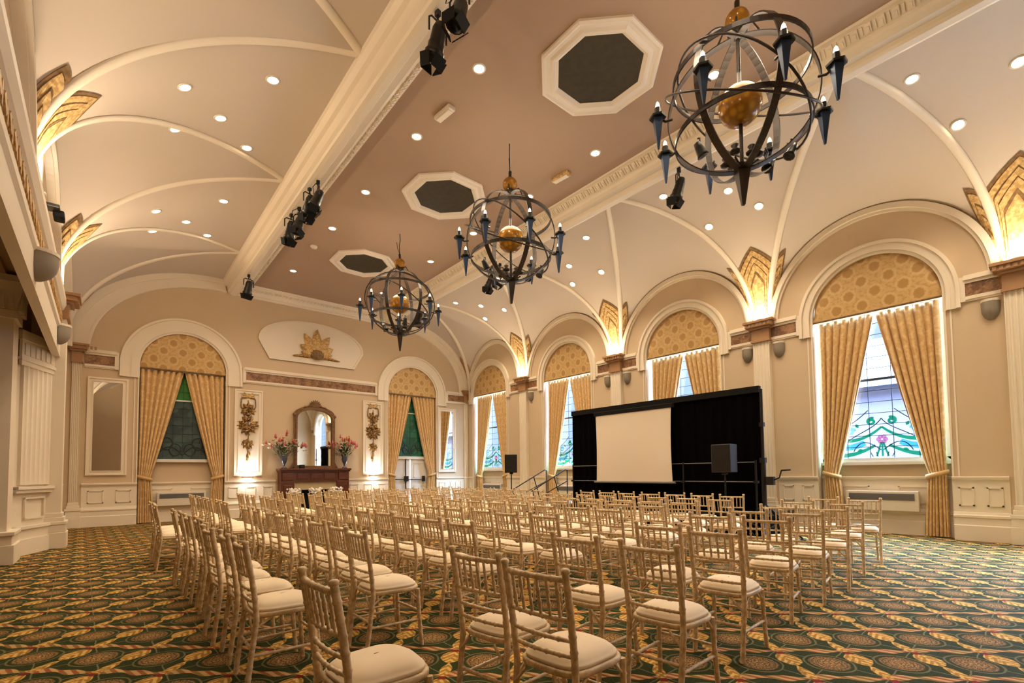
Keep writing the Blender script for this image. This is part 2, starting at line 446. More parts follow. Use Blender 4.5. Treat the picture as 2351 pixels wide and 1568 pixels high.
# ---- vaults
def zc(s):
    s = min(max(s, 0.0), 1.0); return Z0 + VB*(1-(1-s)**VN)**(1/VN)
SIDE = {'R': dict(w=XR, b=BR, P=PR, M=MR), 'L': dict(w=XL, b=BL, P=PL, M=ML)}
PWID, AZ = .20, 1.94
def lerp(a, b, t): return a + (b-a)*t
def sx(side, s): return lerp(SIDE[side]['w'], SIDE[side]['b'], s)
def bay(side, j):
    P = SIDE[side]['P']
    y0 = P[j]+PWID; y1 = P[j+1]-PWID if j+1 < len(P) else YB-.16
    return y0, y1
def ribpt(side, j, sg, s):          # sg -1: rib from the lower pilaster of bay j, +1 from the upper one
    y0, y1 = bay(side, j); e = y0 if sg < 0 else y1
    return Vector((sx(side, s), lerp(e, SIDE[side]['M'][j], s), zc(s)))
def lune(side, j, t, q):
    y0, y1 = bay(side, j); a = (y1-y0)/2
    W = Vector((SIDE[side]['w'], (y0+y1)/2 + t*a, Z0 + AZ*math.sqrt(max(0, 1-t*t))))
    return W.lerp(ribpt(side, j, -1 if t < 0 else 1, 1-abs(t)), q)
def cell(side, j, s, lam):           # j indexes pilasters, len(P) means the back corner
    P, M = SIDE[side]['P'], SIDE[side]['M']; n = len(P)
    lo, hi = (bay(side, j-1)[1], M[j-1]) if j > 0 else (YF, YF), (bay(side, j)[0], M[j]) if j < n else (YB, YB)
    return Vector((sx(side, s), lerp(lerp(lo[0], lo[1], s), lerp(hi[0], hi[1], s), lam), zc(s)))
for side in 'RL':
    m = MB()
    for j in range(5):
        m.grid([[lune(side, j, math.sin(PI/2*(k/24-1)), q/8) for q in range(9)] for k in range(49)])
    for j in range(6):
        m.grid([[cell(side, j, (k/28)**2, l/8) for l in range(9)] for k in range(29)])
    o = struct(m.build('ceiling_vault_'+('right' if side == 'R' else 'left'), MT['vault']))
    # ribs
    m = MB()
    for j in range(5):
        for sg in (-1, 1):
            pts = [ribpt(side, j, sg, (k/26)**2) for k in range(27)]
            m.tube(pts, .075, 6, up=(0, 0, 1), flat=(.55, 1.0))
    trim(m, MT['trim'], 'cream ribs crossing the vault along the %s side' % ('window' if side == 'R' else 'gallery'))
    # wall arches
    fn = FR if side == 'R' else FL
    m = MB()
    for j in range(5):
        y0, y1 = bay(side, j); c, a = (y0+y1)/2, (y1-y0)/2
        A = lambda d, dz: [(c + (a+d)*math.cos(PI-PI*k/40), Z0 + (AZ+dz)*math.sin(PI-PI*k/40)) for k in range(41)]
        pr = .16 if side == 'L' else .10
        m.strip(A(0, 0), A(-.11, -.11), fn, -.01, pr)
        m.strip(A(-.11, -.11), A(-.16, -.16), fn, -.01, pr-.05)
        m.strip(A(.035, .035), A(0, 0), fn, -.01, pr*.55, mi=1)
    trim(m, [MT['trim'], MT['gild_dark']])

# back-wall quarter arches following the vault end
m = MB()
for mir in (0, 1):
    fx = (lambda u: u) if not mir else (lambda u: 2*XC-u)
    xo, xi = XL, -.36
    bo = 2*XC-BR if 0 else BL
    O = [(fx(lerp(xo, bo, (k/28)**2)), zc((k/28)**2)) for k in range(29)]
    wid = lambda s: (xi + s*(2.80-xi), 4.62 + 2.40*(1-(1-s)**2.15)**(1/2.15))
    I = [(fx(wid((k/28)**2)[0]), wid((k/28)**2)[1]) for k in range(29)]
    m.strip(O, I, FB, -.01, .07)
    Om = [((p[0]*.62+q[0]*.38), (p[1]*.62+q[1]*.38)) for p, q in zip(O, I)]
    m.strip(O, Om, FB, .07, .11)
    Ii = [((p[0]*.12+q[0]*.88), (p[1]*.12+q[1]*.88)) for p, q in zip(O, I)]
    m.strip(Ii, I, FB, .07, .10)
trim(m, MT['trim'], 'broad cream arch mouldings on the fireplace wall')

# ---- beams
prof = [(2.66, 7.55), (2.69, 7.32), (2.74, 7.24), (2.80, 7.22), (2.82, 7.06), (2.87, 7.03), (2.89, 6.99), (2.95, 6.97), (3.05, 6.98), (3.07, 7.02), (3.10, 7.06), (3.20, 7.07), (3.26, 7.12), (3.28, 7.17), (3.30, 7.19), (3.42, 7.29), (3.47, 7.30), (3.49, 7.36), (3.49, 7.55)]
for nm, mir in (('left', 0), ('right', 1)):
    p = [(a if not mir else 2*XC-a, b) for a, b in prof]
    m = MB()
    m.sweep(p, [lambda a, b: Vector((a, YF, b)), lambda a, b: Vector((a, YB, b))])
    # leaf frieze along the inner cove
    y = .4
    while y < YB-.3:
        u, v = (3.37, 7.235) if not mir else (2*XC-3.37, 7.235)
        R = Matrix.Rotation(math.radians(40 if mir else -40), 4, 'Y')
        m.box((u, y, v), (.13, .075, .045), mat=R); m.box((u, y, v-.018), (.07, .035, .05), mat=R); m.box((u, y+.075, v), (.11, .03, .025), mat=R)
        y += .15
    trim(m, MT['trim'], 'long moulded ceiling beam on the %s side' % ('gallery' if not mir else 'window'))
# cornice on the back wall, with dentils
cp = [(0, 7.0), (.05, 7.0), (.07, 7.05), (.13, 7.07), (.15, 7.13), (.20, 7.15), (.26, 7.27), (.32, 7.28), (.34, 7.36), (0, 7.36)]
m = MB(); m.sweep([(h, z) for h, z in cp], [lambda a, b: FB(3.0, b, a), lambda a, b: FB(8.1, b, a)])
x = 3.55
while x < 7.5:
    m.box(FB(x, 7.215, .225), (.055, .06, .11), mat=Matrix.Rotation(math.radians(-25), 4, 'X')); x += .11
trim(m, MT['trim'], 'dentil cornice over the fireplace wall')

# ---- niches: archivolts, friezes, dado
def niche_trim(mb, fn, c, hw, sp, outer):
    w = outer
    A = lambda r: [(c-r, sp-.36)] + [(c + r*math.cos(PI-PI*k/40), sp + r*math.sin(PI-PI*k/40)) for k in range(41)] + [(c+r, sp-.36)]
    mb.strip(A(hw+w), A(hw+w-.06), fn, -.01, .085)
    mb.strip(A(hw+w-.06), A(hw+w*.45), fn, -.01, .05)
    mb.strip(A(hw+w*.45), A(hw+.05), fn, -.01, .065)
    mb.strip(A(hw+.05), A(hw-.005), fn, -.01, .02)
    # plain jamb lines below the archivolt
    for sg in (-1, 1):
        for d, t in ((.02, .02), (.10, .012)):
            u = c+sg*(hw+d); mb.bx(fn(u-.012, 1.15, -.005), fn(u+.012, sp-.36, t))
m = MB()
for w in WY: niche_trim(m, FR, w, HWR, SPR, .25)
trim(m, MT['trim'], 'cream archivolts round the window niches')
m = MB()
for c in CB: niche_trim(m, FB, c, HWB, SPB, .44)
trim(m, MT['trim'], 'cream archivolts round the two niches of the fireplace wall')

def frieze(mb, fn, u0, u1, z0, z1):
    mb.bx(fn(u0, z0, -.005), fn(u1, z1, .025), 1)
    for a, b, t in ((z1, z1+.055, .05), (z1+.055, z1+.12, .085), (z1+.12, z1+.15, .045), (z0-.06, z0, .05), (z0-.09, z0-.06, .03)):
        mb.bx(fn(u0-.0, a, -.005), fn(u1, b, t), 0)
def endbar(mb, fn, u, z0, z1): mb.bx(fn(u-.045, z0-.09, -.005), fn(u+.045, z1+.12, .055))
m = MB()
for j, p in enumerate(PR):
    for sg, w in ((-1, WY[j-1] if j else None), (1, WY[j] if j < len(WY) else None)):
        if w is None: continue
        e = w - sg*(HWR+.30); a, b = sorted((p+sg*.18, e))
        frieze(m, FR, a, b, 4.42, 4.66); endbar(m, FR, e-sg*-.03, 4.42, 4.66)
a = WY[4]+HWR+.30
if YB-a > .1: frieze(m, FR, a, YB, 4.42, 4.66)
trim(m, [MT['trim'], MT['marble']], 'brown marble frieze bands between the window arches')
m = MB()
ARB = HWB+.44+.06
for a, b in ((-.45, CB[0]-ARB), (CB[0]+ARB, CB[1]-ARB), (CB[1]+ARB, XR)):
    frieze(m, FB, a, b, 4.34, 4.60)
for u in (CB[0]-ARB, CB[0]+ARB, CB[1]-ARB, CB[1]+ARB): endbar(m, FB, u, 4.34, 4.60)
trim(m, [MT['trim'], MT['marble']], 'brown marble frieze band along the fireplace wall')

RAIL = [(0, 1.06), (.02, 1.06), (.025, 1.09), (.05, 1.10), (.06, 1.135), (.055, 1.155), (0, 1.155)]
PLIN = [(0, 0), (.06, 0), (.06, .27), (.045, .285), (.045, .40), (.06, .42), (.06, .455), (.03, .47), (.02, .51), (0, .52)]
def dado(mb, pl, fn, u0, u1, step=.48):
    mb.sweep(RAIL, [lambda a, b: fn(u0, b, a), lambda a, b: fn(u1, b, a)])
    pl.sweep(PLIN, [lambda a, b: fn(u0, b, a), lambda a, b: fn(u1, b, a)])
    mb.bx(fn(u0, .5, -.005), fn(u1, 1.07, .012))
    n = max(1, round((u1-u0)/step)); w = (u1-u0)/n
    for k in range(n):
        a, b = u0+k*w+w*.22, u0+(k+1)*w-w*.22
        for (p0, q0, p1, q1) in ((a, .62, b, .645), (a, .935, b, .96), (a, .62, a+.025, .96), (b-.025, .62, b, .96)):
            mb.bx(fn(p0, q0, .01), fn(p1, q1, .028))
mt, pl = MB(), MB()
for j, p in enumerate(PR):
    if j: dado(mt, pl, FR, WY[j-1]+HWR, p-.25)
    if j < len(WY): dado(mt, pl, FR, p+.25, WY[j]-HWR)
dado(mt, pl, FR, WY[4]+HWR, YB)
fn2 = lambda u, z, h: FR(u, z, h-DEP+.02)
for w in WY: dado(mt, pl, fn2, w-HWR, w+HWR, 1.0)
trim(mt, MT['trim'], 'cream panelled dado along the window wall')
struct(pl.build('baseboard_right', MT['trim']))
mt, pl = MB(), MB()
for a, b in ((-.45, CB[0]-HWB), (CB[0]+HWB, 4.28), (6.64, CB[1]-HWB), (CB[1]+HWB, XR)): dado(mt, pl, FB, a, b, .5)
fn2 = lambda u, z, h: FB(u, z, h-DEP+.02)
dado(mt, pl, fn2, CB[0]-HWB, CB[0]+HWB, 1.0)
trim(mt, MT['trim'], 'cream panelled dado along the fireplace wall')
struct(pl.build('baseboard_back', MT['trim']))
mt, pl = MB(), MB()
dado(mt, pl, FL, 12.95, YB); dado(mt, pl, FF, -3.0, XR)
trim(mt, MT['trim']); struct(pl.build('baseboard_left', MT['trim']))

# ---- windows: leaded lights with stained borders
def leaded(parent, fn, c, hw, z0, sp, h, coloured=True, cols=5, rows=13):
    m = MB(); r = .008
    A = arc(c, hw, sp, n=30)
    for k in range(1, cols):
        u = c-hw+2*hw*k/cols; zt = sp + math.sqrt(max(0, hw*hw-(u-c)**2))
        m.tube([fn(u, z0, h), fn(u, zt, h)], r, 4)
    for k in range(1, rows):
        z = z0 + .235*k
        w = hw if z < sp else math.sqrt(max(0, hw*hw-(z-sp)**2))
        if z < sp+hw: m.tube([fn(c-w, z, h), fn(c+w, z, h)], r, 4)
    zm = z0+1.62; m.bx(fn(c-hw, zm, h-.03), fn(c+hw, zm+.05, h+.02), 0)
    m.build('glazing_bars', [MT['lead'], MT['window_white']], parent)
def motif(parent, fn, c, z0, h, k=1.0, mats=('green_clear', 'teal_clear', 'pink_clear')):
    """flowing stained glass border: green tendrils, curls and a rose"""
    m = MB()
    def ribbon(pts, w, mi, close=False):
        n = len(pts); L, Rr = [], []
        for i, (u, z) in enumerate(pts):
            a, b = pts[max(i-1, 0)], pts[min(i+1, n-1)]; dx, dz = b[0]-a[0], b[1]-a[1]; l = math.hypot(dx, dz) or 1
            ww = w[i] if isinstance(w, list) else w
            L.append((u-dz/l*ww, z+dx/l*ww)); Rr.append((u+dz/l*ww, z-dx/l*ww))
        m.strip(L, Rr, fn, h-.004, h+.004, mi)
    ed = []
    for sg in (-1, 1):
        S = lambda pts: [(c+sg*u*k, z0+z*k) for u, z in pts]
        cur = lambda p0, p1, p2, p3, n=16: [((1-t)**3*p0[0]+3*(1-t)**2*t*p1[0]+3*(1-t)*t*t*p2[0]+t**3*p3[0], (1-t)**3*p0[1]+3*(1-t)**2*t*p1[1]+3*(1-t)*t*t*p2[1]+t**3*p3[1]) for t in [i/n for i in range(n+1)]]
        a = cur((.98, .48), (.70, .30), (.35, .28), (0, .62)); ribbon(S(a), [.055-.035*i/16 for i in range(17)], 0)
        b = cur((.98, .10), (.70, -.02), (.40, .05), (.12, .24)); ribbon(S(b), [.055-.03*i/16 for i in range(17)], 0)
        d = cur((.98, .48), (1.15, .30), (1.1, .1), (.98, .10)); ribbon(S(d), .04, 0)
        e = [(.17+(.02+.06*i/20)*math.cos(i*.42), .74+(.02+.06*i/20)*math.sin(i*.42)) for i in range(21)]; ribbon(S(e), .024, 0)
        g = [(.55+(.03+.05*i/20)*math.cos(i*.42+1), .56+(.03+.05*i/20)*math.sin(i*.42+1)) for i in range(21)]; ribbon(S(g), .024, 1)
        for (pu, pz, an) in ((.40, .62, 1.0), (.72, .46, .3), (.80, .62, 1.3), (.34, .16, -.4), (.58, .36, .8), (.86, .18, 0)):
            leafp = [(pu+.10*t*math.cos(an)-.03*math.sin(PI*t)*math.sin(an)*q, pz+.10*t*math.sin(an)+.03*math.sin(PI*t)*math.cos(an)*q) for q, ts in ((1, [x/6 for x in range(7)]), (-1, [1-x/6 for x in range(1, 6)])) for t in ts]
            m.prism(S(leafp) if sg > 0 else S(leafp)[::-1], fn, h-.004, h+.004, 0)
        k1 = cur((0, .80), (.10, .60), (.40, .52), (.66, .30)); ribbon(S(k1), .009, 3)
        k2 = cur((.02, .14), (.2, .30), (.36, .42), (.50, .12)); ribbon(S(k2), .009, 3)
        k3 = cur((.95, .62), (.7, .55), (.45, .75), (.22, .98)); ribbon(S(k3), .009, 3)
        q = cur((.92, .28), (.7, .16), (.5, .2), (.3, .3)); ribbon(S(q), .06, 1)
    for i in range(6):
        a = PI*i/3; m.prism([(c+k*(.06*math.cos(a)+.045*math.cos(t)), z0+k*(.36+.06*math.sin(a)+.045*math.sin(t))) for t in [2*PI*x/10 for x in range(10)]], fn, h-.004, h+.004, 2)
    for q in (-1, 0, 1): ribbon([(c+q*.10*k, z0+.01), (c+q*.06*k, z0+.14*k), (c+q*.02*k, z0+.30*k)], .016, 0)
    for q in (-.16, -.08, .08, .16): ribbon([(c+q*k, z0+.0), (c+q*k*1.3, z0+.10*k)], .008, 3)
    m.build('stained_border', [MT[x] for x in mats] + [MT['lead']], parent)
for i, w in enumerate(WY):
    win = struct(thing('window_%d' % (i+1), 'round-headed leaded window with green stained border, bay %d of the window wall' % i, 'window', kind='structure'))
    m = MB(); hw = HWR-.02; h = -DEP
    out = [(w-hw, 1.46)] + arc(w, hw, SPR, n=30) + [(w+hw, 1.46)]
    ins = [(w-hw+.07, 1.53)] + arc(w, hw-.07, SPR, n=30) + [(w+hw-.07, 1.53)]
    m.strip(out, ins, FR, h-.04, h+.05); m.bx(FR(w-hw, 1.43, h-.05), FR(w+hw, 1.53, h+.05))
    m.bx(FR(w-HWR, 1.39, h), FR(w+HWR, 1.45, h+.09))
    m.build('window_frame', MT['window_white'], win)
    m = MB(); a = ins; m.prism(a, FR, h-.02, h-.014); m.build('glass', MT['clear'], win)
    leaded(win, FR, w, hw-.07, 1.53, SPR, h-.004)
    if i > 0: motif(win, FR, w, 1.56, h-.03)
    # back of niche under the sill
    m = MB(); m.bx(FR(w-HWR-.02, 0, -DEP-.06), FR(w+HWR+.02, 1.46, -DEP)); m.build('apron', MT['wall'], win)
# back wall: left window and right doorway with dark stained glass over
for i, (c, zb) in enumerate(((CB[0], 1.82), (CB[1], 1.98))):
    win = struct(thing('window_%d' % (i+6), 'dark green stained glass window in the %s niche of the fireplace wall' % ('gallery-side' if i == 0 else 'door'), 'window', kind='structure'))
    h = -DEP+.04; hw = .72 if i == 0 else HWB-.06
    m = MB(); m.bx(FB(c-HWB-.02, 0 if i == 0 else 2.0, -DEP-.05), FB(c+HWB+.02, 5.6, -DEP)); m.build('niche_wall', MT['wall'], win)
    m = MB(); m.bx(FB(c-hw-.07, zb-.09, h-.03), FB(c+hw+.07, zb, h+.07)); m.bx(FB(c-hw-.07, zb, h-.03), FB(c-hw, 4.5, h+.03)); m.bx(FB(c+hw, zb, h-.03), FB(c+hw+.07, 4.5, h+.03))
    m.bx(FB(c-hw, zb+1.72, h-.02), FB(c+hw, zb+1.76, h+.03)); m.build('window_frame', MT['window_white'], win)
    m = MB(); g = 'dark_teal_glass' if i == 0 else 'dark_green_glass'
    m.bx(FB(c-hw, zb, h-.015), FB(c+hw, zb+1.72, h)); m.bx(FB(c-hw, zb+1.76, h-.015), FB(c+hw, 4.55, h), 1)
    m.build('glass', [MT[g], MT['green_top_glass' if i == 0 else 'dark_green_glass']], win)
    m = MB()
    for k in range(1, 6): m.tube([FB(c-hw+2*hw*k/6, zb, h+.004), FB(c-hw+2*hw*k/6, 4.5, h+.004)], .007, 4)
    for k in range(1, 11): m.tube([FB(c-hw, zb+.25*k, h+.004), FB(c+hw, zb+.25*k, h+.004)], .007, 4)
    for sg in (-1, 1):
        for k2 in range(2):
            m.tube([FB(c+sg*(.18+.20*k2+.14*math.cos(a)), zb+.28+.30*k2*.6+.18*math.sin(a), h+.006) for a in [2*PI*x/14 for x in range(14)]], .014, 5, closed=True)
        m.tube([FB(c+sg*(.6*t), zb+.12+.25*math.sin(3*t), h+.006) for t in [x/10 for x in range(11)]], .014, 5)
    m.build('glazing_bars', MT['lead'], win)
# door
dr = struct(thing('door_1', 'pair of white fire doors with black push bars under the green glass', 'door', kind='structure'))
c = CB[1]; h = -DEP+.02
for sg, nm in ((-1, 'door_leaf'), (1, 'door_leaf')):
    m = MB(); a, b = sorted((c+sg*.012, c+sg*.98)); m.bx(FB(a, .01, h-.02), FB(b, 1.93, h+.03))
    for p in ((.15, .2, .85, .85), (.15, 1.15, .85, 1.75)):
        u0, u1 = a+.97*p[0], a+.97*p[2]
        for q in ((u0, p[1], u1, p[1]+.03), (u0, p[3]-.03, u1, p[3]), (u0, p[1], u0+.03, p[3]), (u1-.03, p[1], u1, p[3])): m.bx(FB(q[0], q[1], h+.02), FB(q[2], q[3], h+.045))
    o = m.build(nm, MT['window_white'], dr)
m = MB(); 
m.tube([FB(c-.22, .62, h+.07), FB(c-.22, 1.93, h+.07)], .022, 6); m.tube([FB(c-.9, 1.10, h+.10), FB(c+.60, 1.06, h+.10)], .018, 6)
m.bx(FB(c-.27, 1.02, h+.03), FB(c-.12, 1.22, h+.13)); m.bx(FB(c+.53, 1.0, h+.03), FB(c+.62, 1.22, h+.13)); m.bx(FB(c-.92, 1.05, h+.03), FB(c-.86, 1.18, h+.12))
m.build('push_bar', MT['black_metal'], dr)
m = MB(); m.bx(FB(c-1.0, 0, h-.03), FB(c-.99, 1.97, h+.05)); m.bx(FB(c-HWB, 1.93, h-.04), FB(c+HWB, 2.0, h+.06)); m.bx(FB(c-HWB, 0, h-.04), FB(c-.985, 1.95, h+.03)); m.bx(FB(c+.985, 0, h-.04), FB(c+HWB, 1.95, h+.03)); m.build('door_frame', MT['window_white'], dr)

# ---- gallery side: aisle beam, canted wall end, column
m = MB()
bp = [(.06, 3.60), (.17, 3.60), (.17, 3.98), (.20, 4.02), (.20, 4.12), (.16, 4.16), (.16, 4.46), (.20, 4.50), (.24, 4.60), (.24, 4.70), (-.02, 4.70), (-.02, 4.45), (.06, 4.40)]
m.sweep([(a, b) for a, b in bp], [lambda a, b: FL(YF, b, a), lambda a, b: FL(12.45, b, a)])
m.bx(FL(YF, 4.19, .15), FL(12.45, 4.44, .175), 1)
y = -1.0
while y < 12.4:
    m.box(FL(y, 4.315, .18), (.03, .10, .16), mat=Matrix.Rotation(math.radians(45), 4, 'X'), mi=2); m.box(FL(y+.14, 4.315, .18), (.02, .05, .20), mi=2); y += .28
trim(m, [MT['trim'], MT['capital'], MT['gild']], 'gallery beam with carved brown frieze along the side aisle')
m = MB(); m.bx((-3.2, YF, 4.50), (XL-.01, YB-.1, 4.58))
for y in (1.0, 4.2, 7.4, 10.6):
    for a, b in (((-2.9, y-1.3, 4.44), (-1.2, y-1.22, 4.51)), ((-2.9, y+1.22, 4.44), (-1.2, y+1.3, 4.51)), ((-1.28, y-1.3, 4.44), (-1.2, y+1.3, 4.51)), ((-2.9, y-1.3, 4.44), (-2.82, y+1.3, 4.51))): m.bx(a, b)
trim(m, MT['soffit'], 'brown panelled soffit of the side aisle')
# canted fluted wall end
def flutes(mb, fn, u0, u1, z0, z1, n, d=.02, base=0.0, thick=.02):
    w = (u1-u0)/n; pr = [(u0, base-.02)]
    for k in range(n):
        a = u0+k*w
        for q in range(7):
            t = q/6; pr.append((a + w*(.14+.72*t), base + thick - (d*math.sin(PI*t))))
        
    pr.append((u1, base+thick)); pr.insert(1, (u0, base+thick)); pr.append((u1, base-.02))
    mb.sweep(pr, [lambda a, b: fn(a, z0, b), lambda a, b: fn(a, z1, b)])
P0, P1 = Vector((-1.17, 11.52, 0)), Vector((-.70, 12.62, 0))
dv = (P1-P0).normalized(); nv = Vector((dv.y, -dv.x, 0)); LC = (P1-P0).length
def FC(u, z, h): return P0 + dv*u + nv*h + Vector((0, 0, z))
m = MB()
m.add([FC(0, 0, -.02), FC(LC, 0, -.02), Vector((-.70, 13.0, 0)), Vector((-1.17, 13.0, 0)), FC(0, 3.84, -.02), FC(LC, 3.84, -.02), Vector((-.70, 13.0, 3.84)), Vector((-1.17, 13.0, 3.84))],
      [(0, 1, 5, 4), (1, 2, 6, 5), (2, 3, 7, 6), (3, 0, 4, 7), (4, 5, 6, 7)])
flutes(m, FC, .16, LC-.14, 1.20, 3.25, 7, .03, 0, .03)
def fbx(mb, fn, a, b, mi=0):
    cs = [fn(u, z, h) for h in (a[2], b[2]) for z in (a[1], b[1]) for u in (a[0], b[0])]
    mb.add(cs, [(0, 1, 3, 2), (4, 6, 7, 5), (0, 4, 5, 1), (2, 3, 7, 6), (0, 2, 6, 4), (1, 5, 7, 3)], mi)
for a, b in (((.02, 0, 0), (LC, .27, .07)), ((.02, .27, 0), (LC, .47, .05)), ((.02, .44, 0), (LC, .49, .08)), ((.02, 1.06, 0), (LC, 1.15, .06)), ((.02, 1.12, 0), (LC, 1.17, .09)),
             ((.08, 3.25, 0), (LC-.06, 3.33, .04)), ((.05, 3.33, 0), (LC-.02, 3.38, .06)), ((.08, 3.38, 0), (LC-.06, 3.68, .04)), ((.02, 3.68, 0), (LC, 3.84, .07))): fbx(m, FC, a, b)
for a, b in (((.32, .60, 0), (LC-.32, .63, .02)), ((.32, .95, 0), (LC-.32, .98, .02)), ((.32, .60, 0), (.35, .98, .02)), ((LC-.35, .60, 0), (LC-.32, .98, .02))): fbx(m, FC, a, b)
for k in range(7): fbx(m, FC, (.14+k*.142, 3.43, .03), (.22+k*.142, 3.63, .055))
trim(m, MT['trim'], 'canted fluted wall end between the side aisle column and the gallery pilaster')
# ================================================================== pilasters, capitals and their lamps
def pilaster(name, label, fn, c, pr, shaft=True, group='fluted pilasters with brown capitals', hw=.185):
    o = thing(name, label, 'pilaster', fn(c, 0, 0), group=group)
    base = Vector(o.location)
    g = lambda u, z, h: fn(u, z, h) - base
    if shaft:
        m = MB(); flutes(m, g, c-hw, c+hw, .66, 4.36, 5, .022, 0.0, pr)
        m.build('shaft', MT['trim'], o)
        m = MB(); m.bx(g(c-hw-.07, 0, -.01), g(c+hw+.07, .30, pr+.09)); m.bx(g(c-hw-.06, .30, -.01), g(c+hw+.06, .44, pr+.075)); m.bx(g(c-hw-.07, .44, -.01), g(c+hw+.07, .50, pr+.09)); m.bx(g(c-hw-.04, .50, -.01), g(c+hw+.04, .58, pr+.05)); m.bx(g(c-hw-.02, .58, -.01), g(c+hw+.02, .66, pr+.025))
        m.build('base', MT['trim'], o, bevel=.008)
    m = MB(); m.bx(g(c-hw-.015, 4.36, -.01), g(c+hw+.015, 4.67, pr+.03)); m.bx(g(c-hw-.03, 4.34, -.01), g(c+hw+.03, 4.38, pr+.045))
    m.bx(g(c-hw-.06, 4.64, -.01), g(c+hw+.06, 4.69, pr+.09)); m.bx(g(c-hw-.11, 4.69, -.01), g(c+hw+.11, 4.80, pr+.15)); m.bx(g(c-hw-.15, 4.78, -.01), g(c+hw+.15, 4.83, pr+.19))
    for k in range(7): m.bx(g(c-hw-.08+k*.085, 4.70, pr+.14), g(c-hw-.08+k*.085+.05, 4.78, pr+.165))
    m.build('capital', MT['capital'], o)
    return o
def uplight(fn, c, pr, label, power):
    o = thing('capital_uplight', label, 'uplight', fn(c, 4.83, pr+.02), group='lamps on the pilaster capitals')
    m = MB(); m.lathe([(0, 0), (.06, 0), (.07, .02), (.07, .05), (.055, .05), (.055, .045)], 14); m.build('housing', MT['white_plastic'], o)
    m = MB(); m.lathe([(0, .047), (.055, .047)], 14); m.build('lens', MT['lamp'], o)
    h = Vector(fn(c, 0, 1) - fn(c, 0, 0))
    lamp('uplight_beam', 'AREA', (0, 0, .06), power, WARM, o, Vector((0, 0, 1)) + h*.12, .12)
    return o
ORD = ['first', 'second', 'third', 'fourth', 'fifth', 'sixth', 'seventh', 'eighth', 'ninth', 'tenth', 'eleventh', 'twelfth']
WHERE_R = {1: 'on the camera side of the nearest tall window', 2: 'at the crank-stand end of the black drape', 3: 'rising behind the projection screen', 4: 'by the stage steps'}
WHERE_R = {1: 'at the frame edge beyond the big open window', 2: 'beside the crank stand end of the drape', 3: 'rising behind the projection screen', 4: 'behind the speaker by the stage steps'}
for j, p in enumerate(PR):
    if j == 0: continue
    pilaster('pilaster', 'cream fluted pilaster with brown capital ' + WHERE_R[j], FR, p, .12)
    uplight(FR, p, .12, 'glowing lamp on the window-wall capital ' + WHERE_R[j], P_UP)
pilaster('pilaster', 'narrow pilaster with brown capital in the corner by the framed mirror and doors', FB, XR-.12, .06, hw=.1)
pilaster('pilaster', 'narrow pilaster with brown capital in the corner beside the gallery-side framed mirror', FB, -.60, .06, hw=.09)
pilaster('pilaster', 'cream fluted pilaster with brown capital ending the gallery beam', FL, PL[4], .25, hw=.19)
for j, t in ((1, 'above the aisle, closest to the camera'), (2, 'above the aisle, second along the gallery'), (3, 'above the aisle by the black bracket lamp')):
    uplight(FL, PL[j], .14, 'glowing lamp ' + t, P_UP*1.5)
uplight(FL, PL[4], .22, 'glowing lamp on the capital ending the gallery beam', P_UP*1.6)

# side-aisle column with flared capital
o = thing('column', 'square cream column with flared fluted capital in the side aisle', 'column', (-1.385, 10.92, 0))
m = MB(); m.box((0, 0, 1.95), (.54, .54, 3.8)); m.build('shaft', MT['trim'], o)
m = MB(); m.box((0, 0, .15), (.74, .74, .3)); m.box((0, 0, .37), (.68, .68, .14)); m.box((0, 0, .47), (.74, .74, .06)); m.build('base', MT['trim'], o, bevel=.01)
m = MB(); m.box((0, 0, 3.86), (.62, .62, .12)); m.box((0, 0, 4.13), (.58, .58, .44), tap=1.35)
for k in range(6):
    for sg in (-1, 1):
        m.box((-.24+k*.096, sg*.33, 4.10), (.05, .06, .34)); m.box((sg*.33, -.24+k*.096, 4.10), (.06, .05, .34))
m.box((0, 0, 4.39), (.84, .84, .10)); m.build('capital', MT['trim'], o)

# ---- stepped gilt crown ornaments on the vault above each capital
def surfpatch(mb, S, a0, a1, b0, btop, lift, mi, na=10, nb=6):
    """S(b, a): surface point. Columns a0..a1, rows from b0 to btop(a); offset towards the room by lift"""
    def off(b, a):
        e = 1e-3; p = S(b, a); d1 = S(b+e, a)-p; d2 = S(b, a+e)-p
        n = d1.cross(d2); n.normalize()
        c = Vector((XC, p.y, 4.0))-p
        if n.dot(c) < 0: n = -n
        return p, n
    rows, low = [], []
    for k in range(na+1):
        a = lerp(a0, a1, k/na); bt = btop((k/na)); r = []; l = []
        for q in range(nb+1):
            p, n = off(lerp(b0, bt, q/nb), a); r.append(p+n*lift); l.append(p-n*.01)
        rows.append(r); low.append(l)
    mb.grid(rows, mi, False)
    edge = [rows[0][q] for q in range(nb+1)] + [rows[k][nb] for k in range(1, na+1)] + [rows[na][q] for q in range(nb-1, -1, -1)]
    edl = [low[0][q] for q in range(nb+1)] + [low[k][nb] for k in range(1, na+1)] + [low[na][q] for q in range(nb-1, -1, -1)]
    mb.grid([edge, edl], mi, False)
LAY = [(1.0, .012, 'gild_dark'), (.93, .022, 'gild'), (.80, .028, 'gild_dark'), (.775, .034, 'gild'), (.66, .038, 'gild_dark'), (.64, .044, 'gild'), (.50, .048, 'gild_dark'), (.44, .052, 'gild')]
